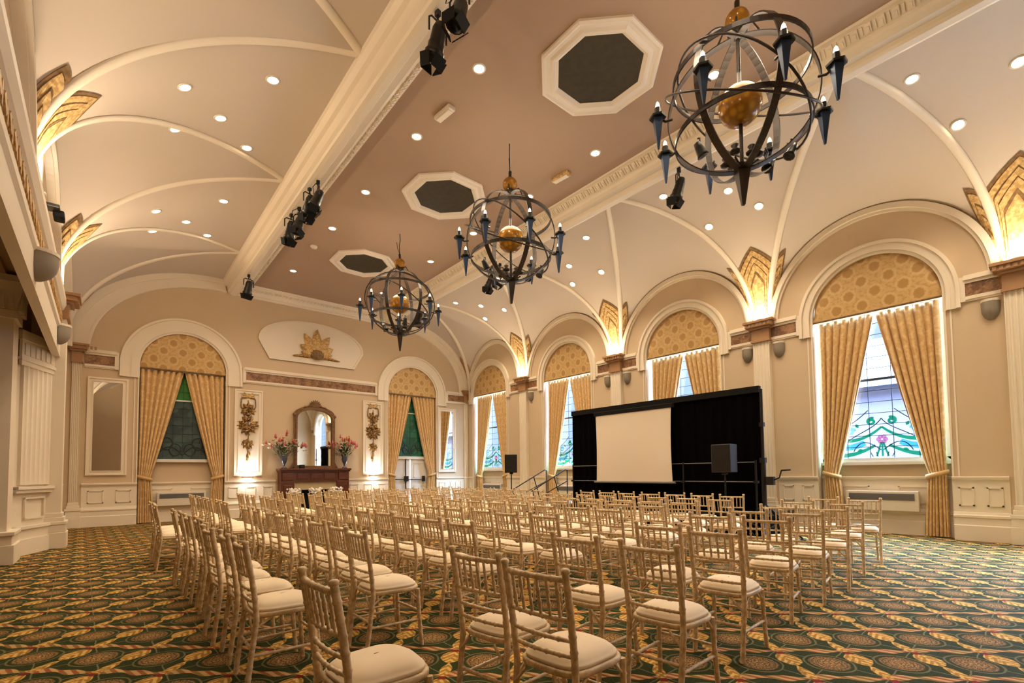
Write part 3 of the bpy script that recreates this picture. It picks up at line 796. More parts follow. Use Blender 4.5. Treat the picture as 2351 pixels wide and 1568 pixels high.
def crown(side, j, label, lamp_on=True):
    o = thing('crown_ornament', label, 'wall ornament', group='gilt crown ornaments over the capitals')
    n = len(SIDE[side]['P'])
    mats = [MT['gild_dark'], MT['gild']]
    m = MB()
    for k, (f, lift, mt) in enumerate(LAY):
        mi = mats.index(MT[mt]); g = 1-f
        se, sa = .115*f, .200*f
        surfpatch(m, lambda b, a: cell(side, j, b*b, a), .5-.46*(1-g*.9), .5+.46*(1-g*.9), .05, (lambda x: lerp(math.sqrt(se), math.sqrt(sa), 1-abs(2*x-1))), lift, mi)
    m.build('middle_leaf', mats, o)
    for sg in (1, -1):
        bj = j if sg > 0 else j-1
        if bj < 0 or bj >= n: continue
        m = MB()
        for k, (f, lift, mt) in enumerate(LAY):
            mi = mats.index(MT[mt]); g = 1-f
            T = lambda b: -math.cos(b) if sg > 0 else math.cos(b)
            surfpatch(m, lambda b, a: lune(side, bj, T(b), a), .46-.40*(1-g*.9), .46+.46*(1-g*.9), .12, (lambda x: lerp(.50, .70, 1-abs(2*x-1))*f), lift, mi)
        m.build('side_leaf', mats, o)
    return o
CRW = {1: 'over the capital at the frame edge beyond the big open window', 2: 'over the capital beside the crank stand', 3: 'over the capital behind the projection screen', 4: 'over the capital by the stage steps'}
for j in (1, 2, 3, 4): crown('R', j, 'gilt stepped crown ornament ' + CRW[j])
for j, t in ((2, 'on the gallery vault high above the aisle, second along'), (3, 'on the gallery vault, larger one in view by the frame edge'), (4, 'on the gallery vault above the pilaster ending the beam')):
    crown('L', j, 'gilt stepped crown ornament ' + t)
for side, t in (('R', 'by the doors'), ('L', 'beside the gallery-side framed mirror')):
    m = MB(); surfpatch(m, lambda b, a: cell(side, 5, b*b, a), .02, .98, .05, (lambda x: math.sqrt(lerp(.10, .15, 1-abs(2*x-1)))), .02, 0)
    surfpatch(m, lambda b, a: lune(side, 4, math.cos(b), a), .05, .95, .05, (lambda x: lerp(.44, .52, 1-abs(2*x-1))), .02, 0)
    tag(m.build('corner_shield', MT['capital']), 'plain brown shield ornament in the vault corner ' + t, 'wall ornament')

# ---- recessed downlights
def downlight(p, label, group, n=Vector((0, 0, -1)), power=None):
    o = thing('downlight', label, 'downlight', p, group=group)
    q = n.to_track_quat('Z', 'Y').to_matrix().to_4x4()
    m = MB(); m.lathe([(.075, -.01), (.105, 0), (.10, .012), (.075, .012)], 18, mat=q); m.build('bezel', MT['white_plastic'], o)
    m = MB(); m.lathe([(0, .018), (.04, .016), (.077, .006)], 16, mat=q); m.build('lens', MT['lamp'], o)
    lamp('downlight_beam', 'SPOT', n*.05, power or P_DOWN, WARM, o, n*.5+Vector((0, 0, -1)), .05, math.radians(140), .8)
    return o
k = 0
for x, yy, nm in ((4.13, [1.65, 3.36, 5.54, 7.42, 9.62, 11.59, 14.78], 'gallery-side'), (6.95, [1.65, 3.36, 5.68, 7.54, 9.62, 11.70, 14.78], 'window-side')):
    for i, y in enumerate(yy):
        downlight((x, y, ZC), 'recessed downlight, %s from the camera in the %s row of the flat ceiling' % (ORD[i], nm), 'flat ceiling downlights')
def vn(side, p):
    s = abs(p[0]-SIDE[side]['w'])/abs(SIDE[side]['b']-SIDE[side]['w']); e = .01
    dz = (zc(s+e)-zc(s-e))/(2*e)*(1 if side == 'L' else -1)/abs(SIDE[side]['b']-SIDE[side]['w'])
    return Vector((dz, 0, -1)).normalized()
QU = ['top one toward the camera', 'top one away from the camera', 'middle one', 'lower one toward the camera', 'lower one away from the camera']
for side, cells in (('R', [[(1, 'over the frame-edge capital'), [(9.30, -.55), (9.38, 1.43), (9.96, .33), (10.5, -.2), (10.54, 1.06)]],
                            [(2, 'over the capital beside the crank stand'), [(9.25, 3.72), (9.24, 5.68), (9.89, 4.55), (10.52, 4.20), (10.52, 5.31)]],
                            [(3, 'over the capital behind the screen'), [(9.32, 7.97), (9.30, 9.95), (9.96, 9.17), (10.54, 8.48), (10.55, 9.58)]],
                            [(4, 'over the capital by the stage steps'), [(9.32, 12.0), (9.34, 14.03), (9.96, 13.37), (10.47, 12.70), (10.50, 13.84)]]]),
                    ('L', [[(3, 'of the larger gallery group'), [(1.84, 7.72), (1.88, 9.68), (1.35, 8.97), (.79, 8.30), (.78, 9.42)]],
                            [(4, 'of the farther gallery group'), [(1.88, 11.93), (1.85, 13.91), (1.34, 13.23), (.74, 12.63), (.75, 13.73)]]])):
    for (j, nm), pts in cells:
        for i, (x, y) in enumerate(pts):
            s = abs(x-SIDE[side]['w'])/abs(SIDE[side]['b']-SIDE[side]['w'])
            downlight((x, y, zc(s)), 'recessed vault downlight %s, %s' % (nm, QU[i]), 'vault downlights', vn(side, (x,)), P_DOWN*.8)

# ---- octagonal ceiling vents
for i, (y, t) in enumerate(((4.42, 'above the foremost chandelier'), (8.70, 'between the first and second chandeliers'), (13.0, 'beside the farthest chandelier'))):
    o = thing('ceiling_vent', 'dark octagonal vent in a cream moulded frame, ' + t, 'vent', (XC, y, ZC), group='octagonal ceiling vents')
    oc = lambda r, z: [Vector((r*math.cos(PI/8+PI/4*k), r*math.sin(PI/8+PI/4*k), z)) for k in range(8)]
    m = MB(); m.grid([oc(.93, .01), oc(.93, -.035), oc(.89, -.05), oc(.85, -.03), oc(.80, -.03), oc(.76, -.055), oc(.72, -.055), oc(.66, -.02), oc(.66, .01)], smooth=False, closed=True); m.build('frame', MT['plaster'], o)
    m = MB(); m.add(oc(.67, -.012) + oc(.67, .0), [tuple(range(8)), tuple(range(8, 16))] + [(k, (k+1) % 8, 8+(k+1) % 8, 8+k) for k in range(8)])
    m.build('mesh_panel', MT['sage'], o)
# ---- small ceiling fittings
o = thing('emergency_light', 'small white oblong fitting on the ceiling near the gallery-side beam', 'ceiling fitting', (4.19, 6.59, ZC), .1)
m = MB(); m.box((0, 0, -.04), (.14, .40, .08)); m.build('housing', MT['white_plastic'], o, bevel=.02); m = MB(); m.box((0, 0, -.085), (.09, .32, .02)); m.build('diffuser', MT['plaster'], o)
o = thing('emergency_light', 'small olive oblong fitting on the ceiling near the window-side beam', 'ceiling fitting', (6.94, 6.57, ZC), .1)
m = MB(); m.box((0, 0, -.04), (.14, .42, .08)); m.build('housing', MT['gild'], o, bevel=.02); m = MB(); m.box((0, 0, -.085), (.09, .34, .02)); m.build('diffuser', MT['plaster'], o)
o = thing('smoke_detector', 'round smoke detector on the ceiling beyond the spotlight clusters', 'smoke detector', (4.09, 12.82, ZC))
m = MB(); m.lathe([(0, -.06), (.07, -.055), (.09, -.03), (.09, 0)], 18); m.build('housing', MT['white_plastic'], o)

# ---- chandeliers
def make_chandelier(label):
    o = thing('chandelier', label, 'chandelier', (XC, 2.38, 5.56), group='armillary sphere chandeliers')
    R = .80
    def ringp(r, mat, n=48): return [mat @ Vector((r*math.cos(2*PI*k/n), r*math.sin(2*PI*k/n), 0)) for k in range(n)]
    def band(r, mat, w, t, name, par, mt='iron'):
        rows = []; n = 56
        for dr, dz in ((-t, -w), (t, -w), (t, w), (-t, w), (-t, -w)):
            rows.append([mat @ Vector(((r+dr)*math.cos(2*PI*k/n), (r+dr)*math.sin(2*PI*k/n), dz)) for k in range(n)])
        mb = MB(); mb.grid(rows, 0, False, True); return mb.build(name, MT[mt], par)
    I = Matrix.Identity(4)
    for a in (53, 113, 173): band(R, Matrix.Rotation(math.radians(a), 4, 'Z') @ Matrix.Rotation(PI/2, 4, 'X'), .040, .007, 'meridian_band', o)
    for z, r in ((.34, .73), (-.36, .72)): band(r, Matrix.Translation((0, 0, z)), .028, .008, 'latitude_band', o)
    for a, b in ((35, 38), (150, -32)):
        m = MB(); m.tube(ringp(R+.05, Matrix.Rotation(math.radians(a), 4, 'Z') @ Matrix.Rotation(math.radians(b), 4, 'X')), .013, 6, closed=True); m.build('orbit_ring', MT['iron'], o)
    m = MB(); m.tube([(0, 0, -.80), (0, 0, 1.12)], .022, 8); m.tube([(0, 0, 1.12), (.01, 0, 1.25)], .03, 8); m.build('spindle', MT['iron'], o)
    m = MB(); m.tube([(0, 0, 1.22), (.012, .01, 1.45), (-.012, 0, 1.6), (.0, 0, 1.77)], .009, 6); m.tube([(0, 0, 1.24), (.05, .03, 1.4), (.06, .05, 1.55)], .007, 6); m.build('suspension_cable', MT['black_metal'], o)
    m = MB(); m.ball((0, 0, -.02), .235, 24, 16, sc=(1, 1, .98)); m.build('amber_globe', MT['amber'], o)
    m = MB(); m.ball((0, 0, 1.0), .135, 18, 12); m.build('small_amber_globe', MT['amber'], o)
    m = MB()
    m.lathe([(.02, .78), (.11, .82), (.12, .86), (.02, .90)], 8)
    for k in range(4):
        a = PI/2*k+.35; m.tube([(0, 0, .86), (.16*math.cos(a), .16*math.sin(a), .92), (.22*math.cos(a), .22*math.sin(a), .80)], .012, 6)
    m.build('crown_plate', MT['iron'], o)
    m = MB(); m.lathe([(0, -1.20), (.025, -1.20), (.10, -.78), (.115, -.78), (.12, -.74), (.06, -.72), (0, -.72)], 4, smooth=False); m.build('finial_cone', MT['iron'], o)
    m = MB()
    for k in range(6):
        a = PI/3*k; m.lathe([(0, 0), (.05, .01), (.065, .03), (.02, .07), (.045, .10), (0, .13)], 8, (.17*math.cos(a), .17*math.sin(a), -.72 + .05*(k % 2)))
        m.tube([(.05*math.cos(a), .05*math.sin(a), -.76), (.17*math.cos(a), .17*math.sin(a), -.70)], .012, 6)
    m.build('rosette_cluster', MT['iron'], o)
    for a, z, rr in ((-.6, -.52, .62), (-.1, -.50, .60), (2.6, -.60, .52)):
        p = Vector((rr*math.cos(a), rr*math.sin(a), z)); T = Matrix.Rotation(a, 4, 'Z') @ Matrix.Rotation(.5, 4, 'Y')
        m = MB(); m.lathe([(0, .09), (.035, .085), (.045, .03), (.055, -.05), (.068, -.08), (.05, -.08), (0, -.06)], 10, p, mat=T); m.tube([p+Vector((0, 0, .03)), p+Vector((.0, 0, .14)), p*1.05+Vector((0, 0, .16))], .01, 5); m.tube([p+Vector((.06, .02, .0)), p+Vector((.09, .05, .10)), p+Vector((.02, .05, .13))], .006, 5); m.build('clip_spot', MT['black_metal'], o)
    for k in range(8):
        a = math.radians(3+45*k); d = Vector((math.cos(a), math.sin(a), 0)); c = d*.95 + Vector((0, 0, -.15)); zb = Vector((0, 0, -.16))
        m = MB(); m.tube([d*.785+zb, d*.86+zb*1.15, d*.93+zb*.95], .014, 6); br = m.build('bracket', MT['iron'], o)
        m = MB(); m.lathe([(0, -.36), (.014, -.36), (.068, .0), (.0, .0)], 4, smooth=False); cn = m.build('torch_cone', MT['steel_blue'], o, c)
        m = MB(); m.lathe([(.0, .0), (.095, .005), (.10, .025), (.06, .05), (.04, .055), (.036, .13), (.0, .13)], 6, smooth=False); m.build('collar', MT['black_metal'], cn)
        m = MB(); m.lathe([(.018, .13), (.026, .155), (.018, .19), (0, .215)], 10); m.build('bulb', MT['bulb'], cn)
    return o
ch = make_chandelier('great armillary chandelier hanging closest, under the corner of the ceiling')
ch['label'] = 'armillary sphere chandelier with blue torch cones, largest and closest of the three'
for y, t, rz in ((6.52, 'armillary sphere chandelier with torch cones, middle of the three, over the seats', math.radians(21)), (10.81, 'armillary sphere chandelier with torch cones, smallest and farthest, before the fireplace wall', math.radians(107))):
    c2 = copy_tree(ch); c2.location = (XC, y, 5.56); c2['label'] = t; c2.rotation_euler = (0, 0, rz)
for y in (2.38, 6.52, 10.81):
    lamp('chandelier_fill', 'POINT', (XC, y, 5.95), P_FILL*8, WARM, None, None, .5)  # added fill light to brighten the ceiling; the candle bulbs themselves look unlit

# ---- theatre spotlights
def spot_body(o, L=.36, r=.10):
    m = MB(); m.box((0, 0, -.03), (.05, .06, .09)); m.tube([(0, 0, -.05), (0, 0, -.14)], .015, 6); m.build('clamp', MT['black_metal'], o)
    m = MB(); m.tube([(-.14, 0, -.34), (-.14, 0, -.18), (-.10, 0, -.14), (.10, 0, -.14), (.14, 0, -.18), (.14, 0, -.34)], .012, 6); m.build('yoke', MT['black_metal'], o)
    T = Matrix.Rotation(math.radians(20), 4, 'X')
    m = MB(); m.lathe([(0, .16), (.06, .15), (r*.85, .08), (r*.9, -.06), (r, -.08), (r, -.15), (r*1.2, -.17), (r*1.2, -.24), (r*1.05, -.24), (r*.95, -.17), (0, -.16)], 14, (0, 0, -.34), mat=T); m.build('body', MT['black_metal'], o)
    m = MB()
    for k in range(4):
        a = PI/2*k; q = T @ Matrix.Rotation(a, 4, 'Z')
        m.box((Vector((0, 0, -.34)) + (q @ Vector((r*1.2, 0, -.30)))), (.012, .17, .14), mat=q @ Matrix.Rotation(.35, 4, 'Y'))
    m.build('barn_doors', MT['black'], o)
    m = MB(); m.tube([(.02, .02, -.03), (.10, .08, -.1), (.16, .05, -.22), (.12, .02, -.20)], .007, 5); m.build('cable', MT['black'], o)
sp0 = thing('spotlight', 'black stage spotlight on the gallery-side beam at the top of frame, drum pointing down', 'spotlight', (3.0, 4.86, 6.98), .2, 'spotlights on the beams'); spot_body(sp0)
for (x, y, z, rz, t) in ((3.02, 4.42, 7.0, 1.9, 'black stage spotlight on the gallery-side beam, cut by the top of frame'),
                         (2.98, 9.62, 6.99, .4, 'black stage spotlight, back one of the four clustered on the gallery-side beam'), (3.03, 9.28, 6.98, 1.4, 'black stage spotlight, second of the four clustered on the gallery-side beam'),
                         (2.98, 10.85, 6.99, .2, 'black stage spotlight, third of the four clustered on the gallery-side beam'), (3.04, 10.48, 6.98, 2.2, 'black stage spotlight, upright in the gap of the clustered four'),
                         (3.0, 14.95, 6.98, .3, 'black stage spotlight alone at the fireplace end of the gallery-side beam'), (8.07, 4.62, 6.95, .1, 'black stage spotlight hanging alone from the window-side beam'),
                         (8.05, 10.35, 6.98, .5, 'black stage spotlight on the window-side beam behind the middle chandelier'), (8.07, 9.95, 6.98, 1.5, 'second black spotlight on the window-side beam behind the middle chandelier'),
                         (8.07, 14.3, 6.98, .7, 'black stage spotlight on the window-side beam behind the farthest chandelier')):
    c2 = copy_tree(sp0); c2.location = (x, y, z); c2.rotation_euler = (0, 0, rz); c2['label'] = t

# bracket lamp on the gallery beam
o = thing('bracket_lamp', 'small black bracket lamp clipped to the gallery wall', 'lamp', (-.62, 9.05, 5.05))
m = MB(); m.box((0, 0, 0), (.16, .20, .05)); m.build('bracket', MT['black_metal'], o, bevel=.01); m = MB(); m.box((.06, .18, -.03), (.12, .24, .10)); m.build('head', MT['black'], o, bevel=.02)

# ---- wall speakers (grey half domes)
def wall_speaker(fn, u, z, h, label, r=.125):
    base = Vector(fn(u, z, h)); g = lambda a, b, c: fn(a, b, c) - Vector(fn(0, 0, 0))
    o = thing('wall_speaker', label, 'wall speaker', base, group='half-round wall speakers')
    m = MB(); rows = []
    for k in range(13):
        a = PI*k/12
        rows.append([g(r*math.cos(a), .12, r*1.1*math.sin(a)), g(r*math.cos(a), .02, r*1.1*math.sin(a)), g(r*.95*math.cos(a), -.06, r*1.02*math.sin(a)), g(r*.72*math.cos(a), -.14, r*.75*math.sin(a)), g(r*.35*math.cos(a), -.19, r*.35*math.sin(a)), g(0, -.20, 0)])
    m.grid(rows); m.build('grille', MT['grey_plastic'], o)
    m = MB(); m.prism([(r*1.04*math.cos(PI*k/12), r*1.14*math.sin(PI*k/12)) for k in range(13)], lambda a, b, hh: g(a, hh, b), .12, .16); m.build('top_cap', MT['white_plastic'], o)
SPK = [(1, 1, 'beside the frame-edge capital'), (2, -1, 'beside the crank stand capital, window side'), (2, 1, 'beside the crank stand capital, screen side'), (3, -1, 'beside the capital behind the screen, crank stand side'), (3, 1, 'beside the capital behind the screen, steps side'), (4, -1, 'beside the capital over the stage steps')]
for j, sg, t in SPK: wall_speaker(FR, PR[j]+sg*.36, 4.12, 0, 'grey half-round wall speaker ' + t)
wall_speaker(FL, 8.02, 3.88, .17, 'grey half-round speaker on the gallery beam by the column', .19)
wall_speaker(FL, 11.75, 3.90, .18, 'grey half-round speaker on the gallery beam by its end pilaster', .15)
# ================================================================== curtains and pelmets
def curtain(fn, c, hw, ztop, h, sg, label, group, zt=1.24, seed=0, zb=.02, inner=.0):
    base = Vector(fn(c+sg*hw, 0, h)); g = lambda u, z, hh: Vector(fn(u, z, hh)) - base
    o = thing('curtain', label, 'curtain', base, group=group)
    rr = random.Random(seed); NP = 7; nc = NP*10+1; rows, uvs = [], []
    zs = [ztop - (ztop-zt)*(k/22) for k in range(23)] + [zt - (zt-zb)*((k+1)/12) for k in range(12)]
    ph = [rr.uniform(-.5, .5) for _ in range(NP+1)]
    W0 = hw - inner
    for z in zs:
        if z >= zt: q = (z-zt)/(ztop-zt); w = .27 + (W0-.27)*(q**.92); sq = q
        else: q = (zt-z)/(zt-zb); w = .27 + .10*q**.7; sq = 0
        row, uv = [], []
        for k in range(nc):
            p = k/(nc-1); wv = math.sin(2*PI*NP*p + ph[min(int(p*NP), NP)]*.6 + .25*math.sin(z*1.3+p*9))
            amp = .052 + .014*math.sin(p*17+seed)
            bul = .07*math.exp(-((z-zt)/.5)**2)*math.sin(PI*p)
            lean = (1-sq)*.02
            pin = .55 if abs(z-zt) < .05 else 1.0
            row.append(g(c+sg*(hw-w*p+.012*math.cos(2*PI*NP*p)), z, h + amp*wv*pin + bul + lean)); uv.append((p*1.45 + (0 if sg < 0 else .31), z))
        rows.append(row); uvs.append(uv)
    m = MB(); m.grid(rows, 0, True, False, uvs); m.build('panel', MT['damask_curtain'], o)
    m = MB(); u0, u1 = c+sg*(hw+.03), c+sg*(hw-.30)
    pts = []
    for k in range(20):
        a = 2*PI*k/20; t = .5-.5*math.cos(a)
        pts.append(g(lerp(u0, u1, t), zt-.10*t+.02, h + .05 + .105*math.sin(a)))
    m.tube(pts, .05, 6, closed=True, up=(0, 0, 1), flat=(1.0, .35)); m.build('tieback', MT['damask'], o)
    return o
def pelmet(fn, c, hw, sp, h, label, group):
    base = Vector(fn(c, sp, h)); g = lambda u, z, hh: Vector(fn(u, z, hh)) - base
    o = thing('pelmet', label, 'pelmet', base, group=group)
    m = MB(); n = 36; rows, uvs, back = [], [], []
    for k in range(n+1):
        u = -hw + 2*hw*k/n; zt = math.sqrt(max(0, hw*hw-u*u)); r, uv, bk = [], [], []
        for q in range(7):
            z = sp-.04 + (zt+.04)*q/6; r.append(g(c+u, z, h + .035*math.sin(PI*min(1, q/6*.9+.1)))); uv.append((u+1.3, z)); bk.append(g(c+u, z, h-.03))
        rows.append(r); uvs.append(uv); back.append(bk)
    m.grid(rows, 0, True, False, uvs); m.grid(back, 0, True, False, uvs)
    m.build('fabric', MT['damask'], o)
    m = MB(); m.tube([g(c-hw, sp-.045, h), g(c+hw, sp-.045, h)], .022, 8); m.build('edging', MT['gild_dark'], o)
    m = MB(); m.bx(g(c-hw+.05, sp-.075, h-.10), g(c+hw-.05, sp-.05, h-.07)); m.build('curtain_track', MT['white_plastic'], o)
WIN_N = {1: 'the big open window', 2: 'the window behind the black drape', 3: 'the window at the steps end of the drape', 4: 'the window by the farther corner'}
for i in (1, 2, 3, 4):
    w = WY[i]
    pelmet(FR, w, HWR+.0, SPR, -.06, 'gold damask half-round pelmet over ' + WIN_N[i], 'half-round damask pelmets')
    for sg, t in ((-1, 'camera side'), (1, 'fireplace side')):
        curtain(FR, w, HWR-.09, SPR-.08, -.17, sg, 'gold damask tied-back curtain, %s of %s' % (t, WIN_N[i]), 'gold damask curtains', 1.22, i*2+sg)
BN = ('the teal stained window beside the framed mirror', 'the white doors under green glass')
for i, c in enumerate(CB):
    pelmet(FB, c, HWB+.0, SPB, -.05, 'gold damask half-round pelmet over ' + BN[i], 'half-round damask pelmets')
    for sg, t in ((-1, 'gallery side'), (1, 'window-wall side')):
        curtain(FB, c, HWB-.04, SPB-.08, -.12, sg, 'gold damask tied-back curtain, %s of %s' % (t, BN[i]), 'gold damask curtains', 1.30, 20+i*2+sg)

# heaters under the windows
def heater(fn, c, h, label):
    base = Vector(fn(c, .46, h)); g = lambda u, z, hh: Vector(fn(u, z, hh)) - base
    o = thing('heater', label, 'heater', base, group='white fan heaters under the windows')
    m = MB(); m.bx(g(c-.60, .46, h), g(c+.60, .86, h+.14)); m.build('casing', MT['white_plastic'], o, bevel=.012)
    m = MB(); m.bx(g(c-.54, .68, h+.13), g(c+.54, .81, h+.146))
    for k in range(6): m.bx(g(c-.54, .69+k*.02, h+.14), g(c+.54, .70+k*.02, h+.155))
    m.build('grille', MT['grille_grey'], o)
for i in (1, 2, 3, 4): heater(FR, WY[i]+.02, -DEP+.07, 'white fan heater with grey grille below ' + WIN_N[i])
heater(FB, CB[0], -DEP+.07, 'white fan heater with grey grille below ' + BN[0])

# ================================================================== fireplace wall
def framed_mirror(u0, u1, z0, z1, label):
    o = thing('framed_mirror', label, 'mirror', FB((u0+u1)/2, z0, 0)); b = Vector(o.location); g = lambda u, z, h: FB(u, z, h)-b
    m = MB(); P = lambda d: [(u0+d, z0+d), (u1-d, z0+d), (u1-d, z1-d), (u0+d, z1-d), (u0+d, z0+d)]
    m.strip(P(0), P(.045), g, -.005, .05); m.strip(P(.045), P(.10), g, -.005, .03); m.strip(P(.10), P(.125), g, -.005, .045); m.build('frame', MT['trim'], o)
    m = MB(); m.bx(g(u0+.12, z0+.12, 0), g(u1-.12, z1-.12, .012)); m.build('mirror_glass', MT['mirror'], o)
framed_mirror(-.38, .475, 1.365, 4.01, 'tall wall mirror in cream frame beside the gallery-side curtains')
framed_mirror(10.43, 11.28, 1.365, 4.01, 'tall wall mirror in cream frame between the doors and the corner')

def petal_leaf(mb, c, ang, L, w, g, mi=0, th=.02):
    """pointed raised leaf on the wall: c centre base, ang direction"""
    ca, sa = math.cos(ang), math.sin(ang); rows = []
    for k in range(9):
        t = k/8; wd = w*math.sin(PI*min(1, t*.92+.06))**.8; u, z = c[0]+ca*L*t, c[1]+sa*L*t
        rows.append([g(u-sa*wd*x, z+ca*wd*x, .012 + th*(1-abs(x))) for x in (-1, -.5, 0, .5, 1)])
    mb.grid(rows, mi)
def floral_drop(u, label, zoff=0.0):
    o = thing('floral_relief', label, 'wall relief', FB(u, 1.75, 0), group='gilt floral drops in cream panels'); b = Vector(o.location); g = lambda a, z, h: FB(a, z, h)-b
    r = random.Random(int(u*10)); mats = [MT['gild_red'], MT['gild'], MT['gild_dark']]
    def cluster(nm, zc_, rad, n, leaves):
        m = MB()
        for k in range(n):
            a = r.uniform(0, 2*PI); d = rad*math.sqrt(r.random())*.7; cu, cz = u+d*math.cos(a)*.9, zc_+d*math.sin(a); s = r.uniform(.035, .06); mi = r.choice((0, 0, 1, 2))
            for q in range(5): petal_leaf(m, (cu, cz), a+q*2*PI/5, s*1.5, s*.55, g, mi, .05+.03*r.random())
            m.ball(g(cu, cz, .07), s*.4, 8, 6, 1)
        for k in range(leaves):
            a = 2*PI*k/leaves+r.uniform(-.2, .2); petal_leaf(m, (u+rad*.45*math.cos(a), zc_+rad*.45*math.sin(a)), a, rad*.62, .045, g, r.choice((0, 1, 2)), .04)
        m.build(nm, mats, o)
    m = MB()
    for sg in (-1, 1):
        for k in range(3): petal_leaf(m, (u, 3.80), PI/2+sg*(.7+.45*k), .20, .055, g, 1, .04)
        m.tube([g(u+sg*.05, 3.80, .03), g(u+sg*.2, 3.74, .04), g(u+sg*.21, 3.50, .04), g(u+sg*.16, 3.40, .03)], .018, 6, 2)
    m.build('ribbon_bow', mats, o)
    cluster('flower_cluster', 3.40, .22, 13, 9); cluster('flower_cluster', 2.90, .30, 24, 14); cluster('flower_cluster', 2.30, .17, 9, 8)
    m = MB()
    for k in range(5): petal_leaf(m, (u+r.uniform(-.02, .02), 2.10-.05*k), -PI/2+r.uniform(-.7, .7), .14, .03, g, k % 3, .03)
    m.tube([g(u, 3.7, .02), g(u+.01, 2.6, .03), g(u, 1.80, .02)], .012, 5, 2); petal_leaf(m, (u, 1.92), -PI/2, .2, .03, g, 1, .03)
    m.build('stem_pendant', mats, o)
def decor_panel(u0, u1, label):
    z0, z1 = 1.30, 4.03
    o = thing('wall_panel', label, 'panel', FB((u0+u1)/2, z0, 0)); b = Vector(o.location); g = lambda u, z, h: FB(u, z, h)-b
    P = lambda d: [(u0+d, z0+d), (u1-d, z0+d), (u1-d, z1-d), (u0+d, z1-d), (u0+d, z0+d)]
    m = MB(); m.strip(P(0), P(.04), g, -.005, .045); m.strip(P(.04), P(.10), g, -.005, .028); m.strip(P(.10), P(.12), g, -.005, .04); m.build('moulding', MT['trim'], o)
    m = MB(); m.bx(g(u0+.11, z0+.11, -.003), g(u1-.11, z1-.11, .008)); m.build('field', MT['plaster'], o)
def panel_light(u, label):
    o = thing('panel_uplight', label, 'uplight', FB(u, 1.28, 0), group='cool uplights under the floral drops'); b = Vector(o.location); g = lambda a, z, h: FB(a, z, h)-b
    m = MB(); rows = []
    for k in range(13):
        a = PI*k/12; rows.append([g(u+.20*math.cos(a), 1.285, .05+.15*math.sin(a)), g(u+.17*math.cos(a), 1.25, .05+.13*math.sin(a)), g(u+.08*math.cos(a), 1.235, .05+.06*math.sin(a)), g(u, 1.232, .05)])
    m.grid(rows); m.bx(g(u-.12, 1.22, -.002), g(u+.12, 1.28, .06)); m.build('bowl', MT['white_plastic'], o)
    m = MB(); m.lathe([(0, .005), (.09, .005)], 14, g(u, 1.283, .11)); m.build('lens', MT['lamp_cool'], o)
    lamp('uplight_beam', 'AREA', g(u, 1.31, .12), 5.5, (.95, .96, 1.0), o, FB(0, 1, -.18)-FB(0, 0, 0), .14)
    lamp('wash_beam', 'AREA', g(u, 1.225, .14), 2.2, (.95, .96, 1.0), o, FB(0, -1, -.25)-FB(0, 0, 0), .12)
for u0, u1, u, t in ((3.07, 3.87, 3.45, 'on the gallery side of the fireplace'), (7.23, 8.02, 7.62, 'on the door side of the fireplace')):
    decor_panel(u0, u1, 'tall cream moulded wall panel ' + t)
    floral_drop(u, 'gilt carved floral drop in the panel ' + t)
    panel_light(u, 'bright cool uplight bowl under the floral drop ' + t)
# cartouche
o = thing('wall_cartouche', 'pale fan-shaped plaster panel high above the fireplace', 'plaster panel', FB(5.47, 5.12, 0)); b = Vector(o.location); g = lambda u, z, h: FB(u, z, h)-b
def fan(s):
    pts = [(-1.42, 5.13), (1.42, 5.13), (1.76, 5.72)]
    pts += [(1.76*math.cos(a), 5.74+.83*math.sin(a)**.9) for a in [PI*k/24 for k in range(1, 24)]] + [(-1.76, 5.74)]
    return [(5.47+x*s, 5.70+(z-5.70)*s) for x, z in pts]
m = MB(); m.prism(fan(1.0), g, -.005, .03); m.build('field', MT['plaster'], o)
m = MB(); A = fan(1.0); B_ = fan(.955); m.strip(A+[A[0]], B_+[B_[0]], g, -.005, .05); m.build('moulding', MT['plaster'], o)
o = thing('palmette_relief', 'gilt sunburst palmette relief in the middle of the fan-shaped panel', 'wall relief', FB(5.52, 5.34, .03)); b = Vector(o.location); g = lambda u, z, h: FB(u, z, h+.03)-b
for a, L in ((90, .88), (58, .80), (122, .80), (27, .62), (153, .62), (5, .52), (175, .52)):
    m = MB(); petal_leaf(m, (5.55, 5.46), math.radians(a), L, .17, g, 0, .10); m.build('leaf', MT['gild'], o)
m = MB(); m.ball(g(5.55, 5.46, .05), .24, 16, 10, sc=(1, .5, .75)); m.build('boss', MT['gild_dark'], o)
m = MB()
for sg in (-1, 1):
    for k in range(5): petal_leaf(m, (5.55+sg*.12*k, 5.42-.012*k), (0 if sg > 0 else PI)+sg*(-.10), .32, .09-.012*k, g, 0, .06)
m.build('scroll_base', MT['gild_red'], o)
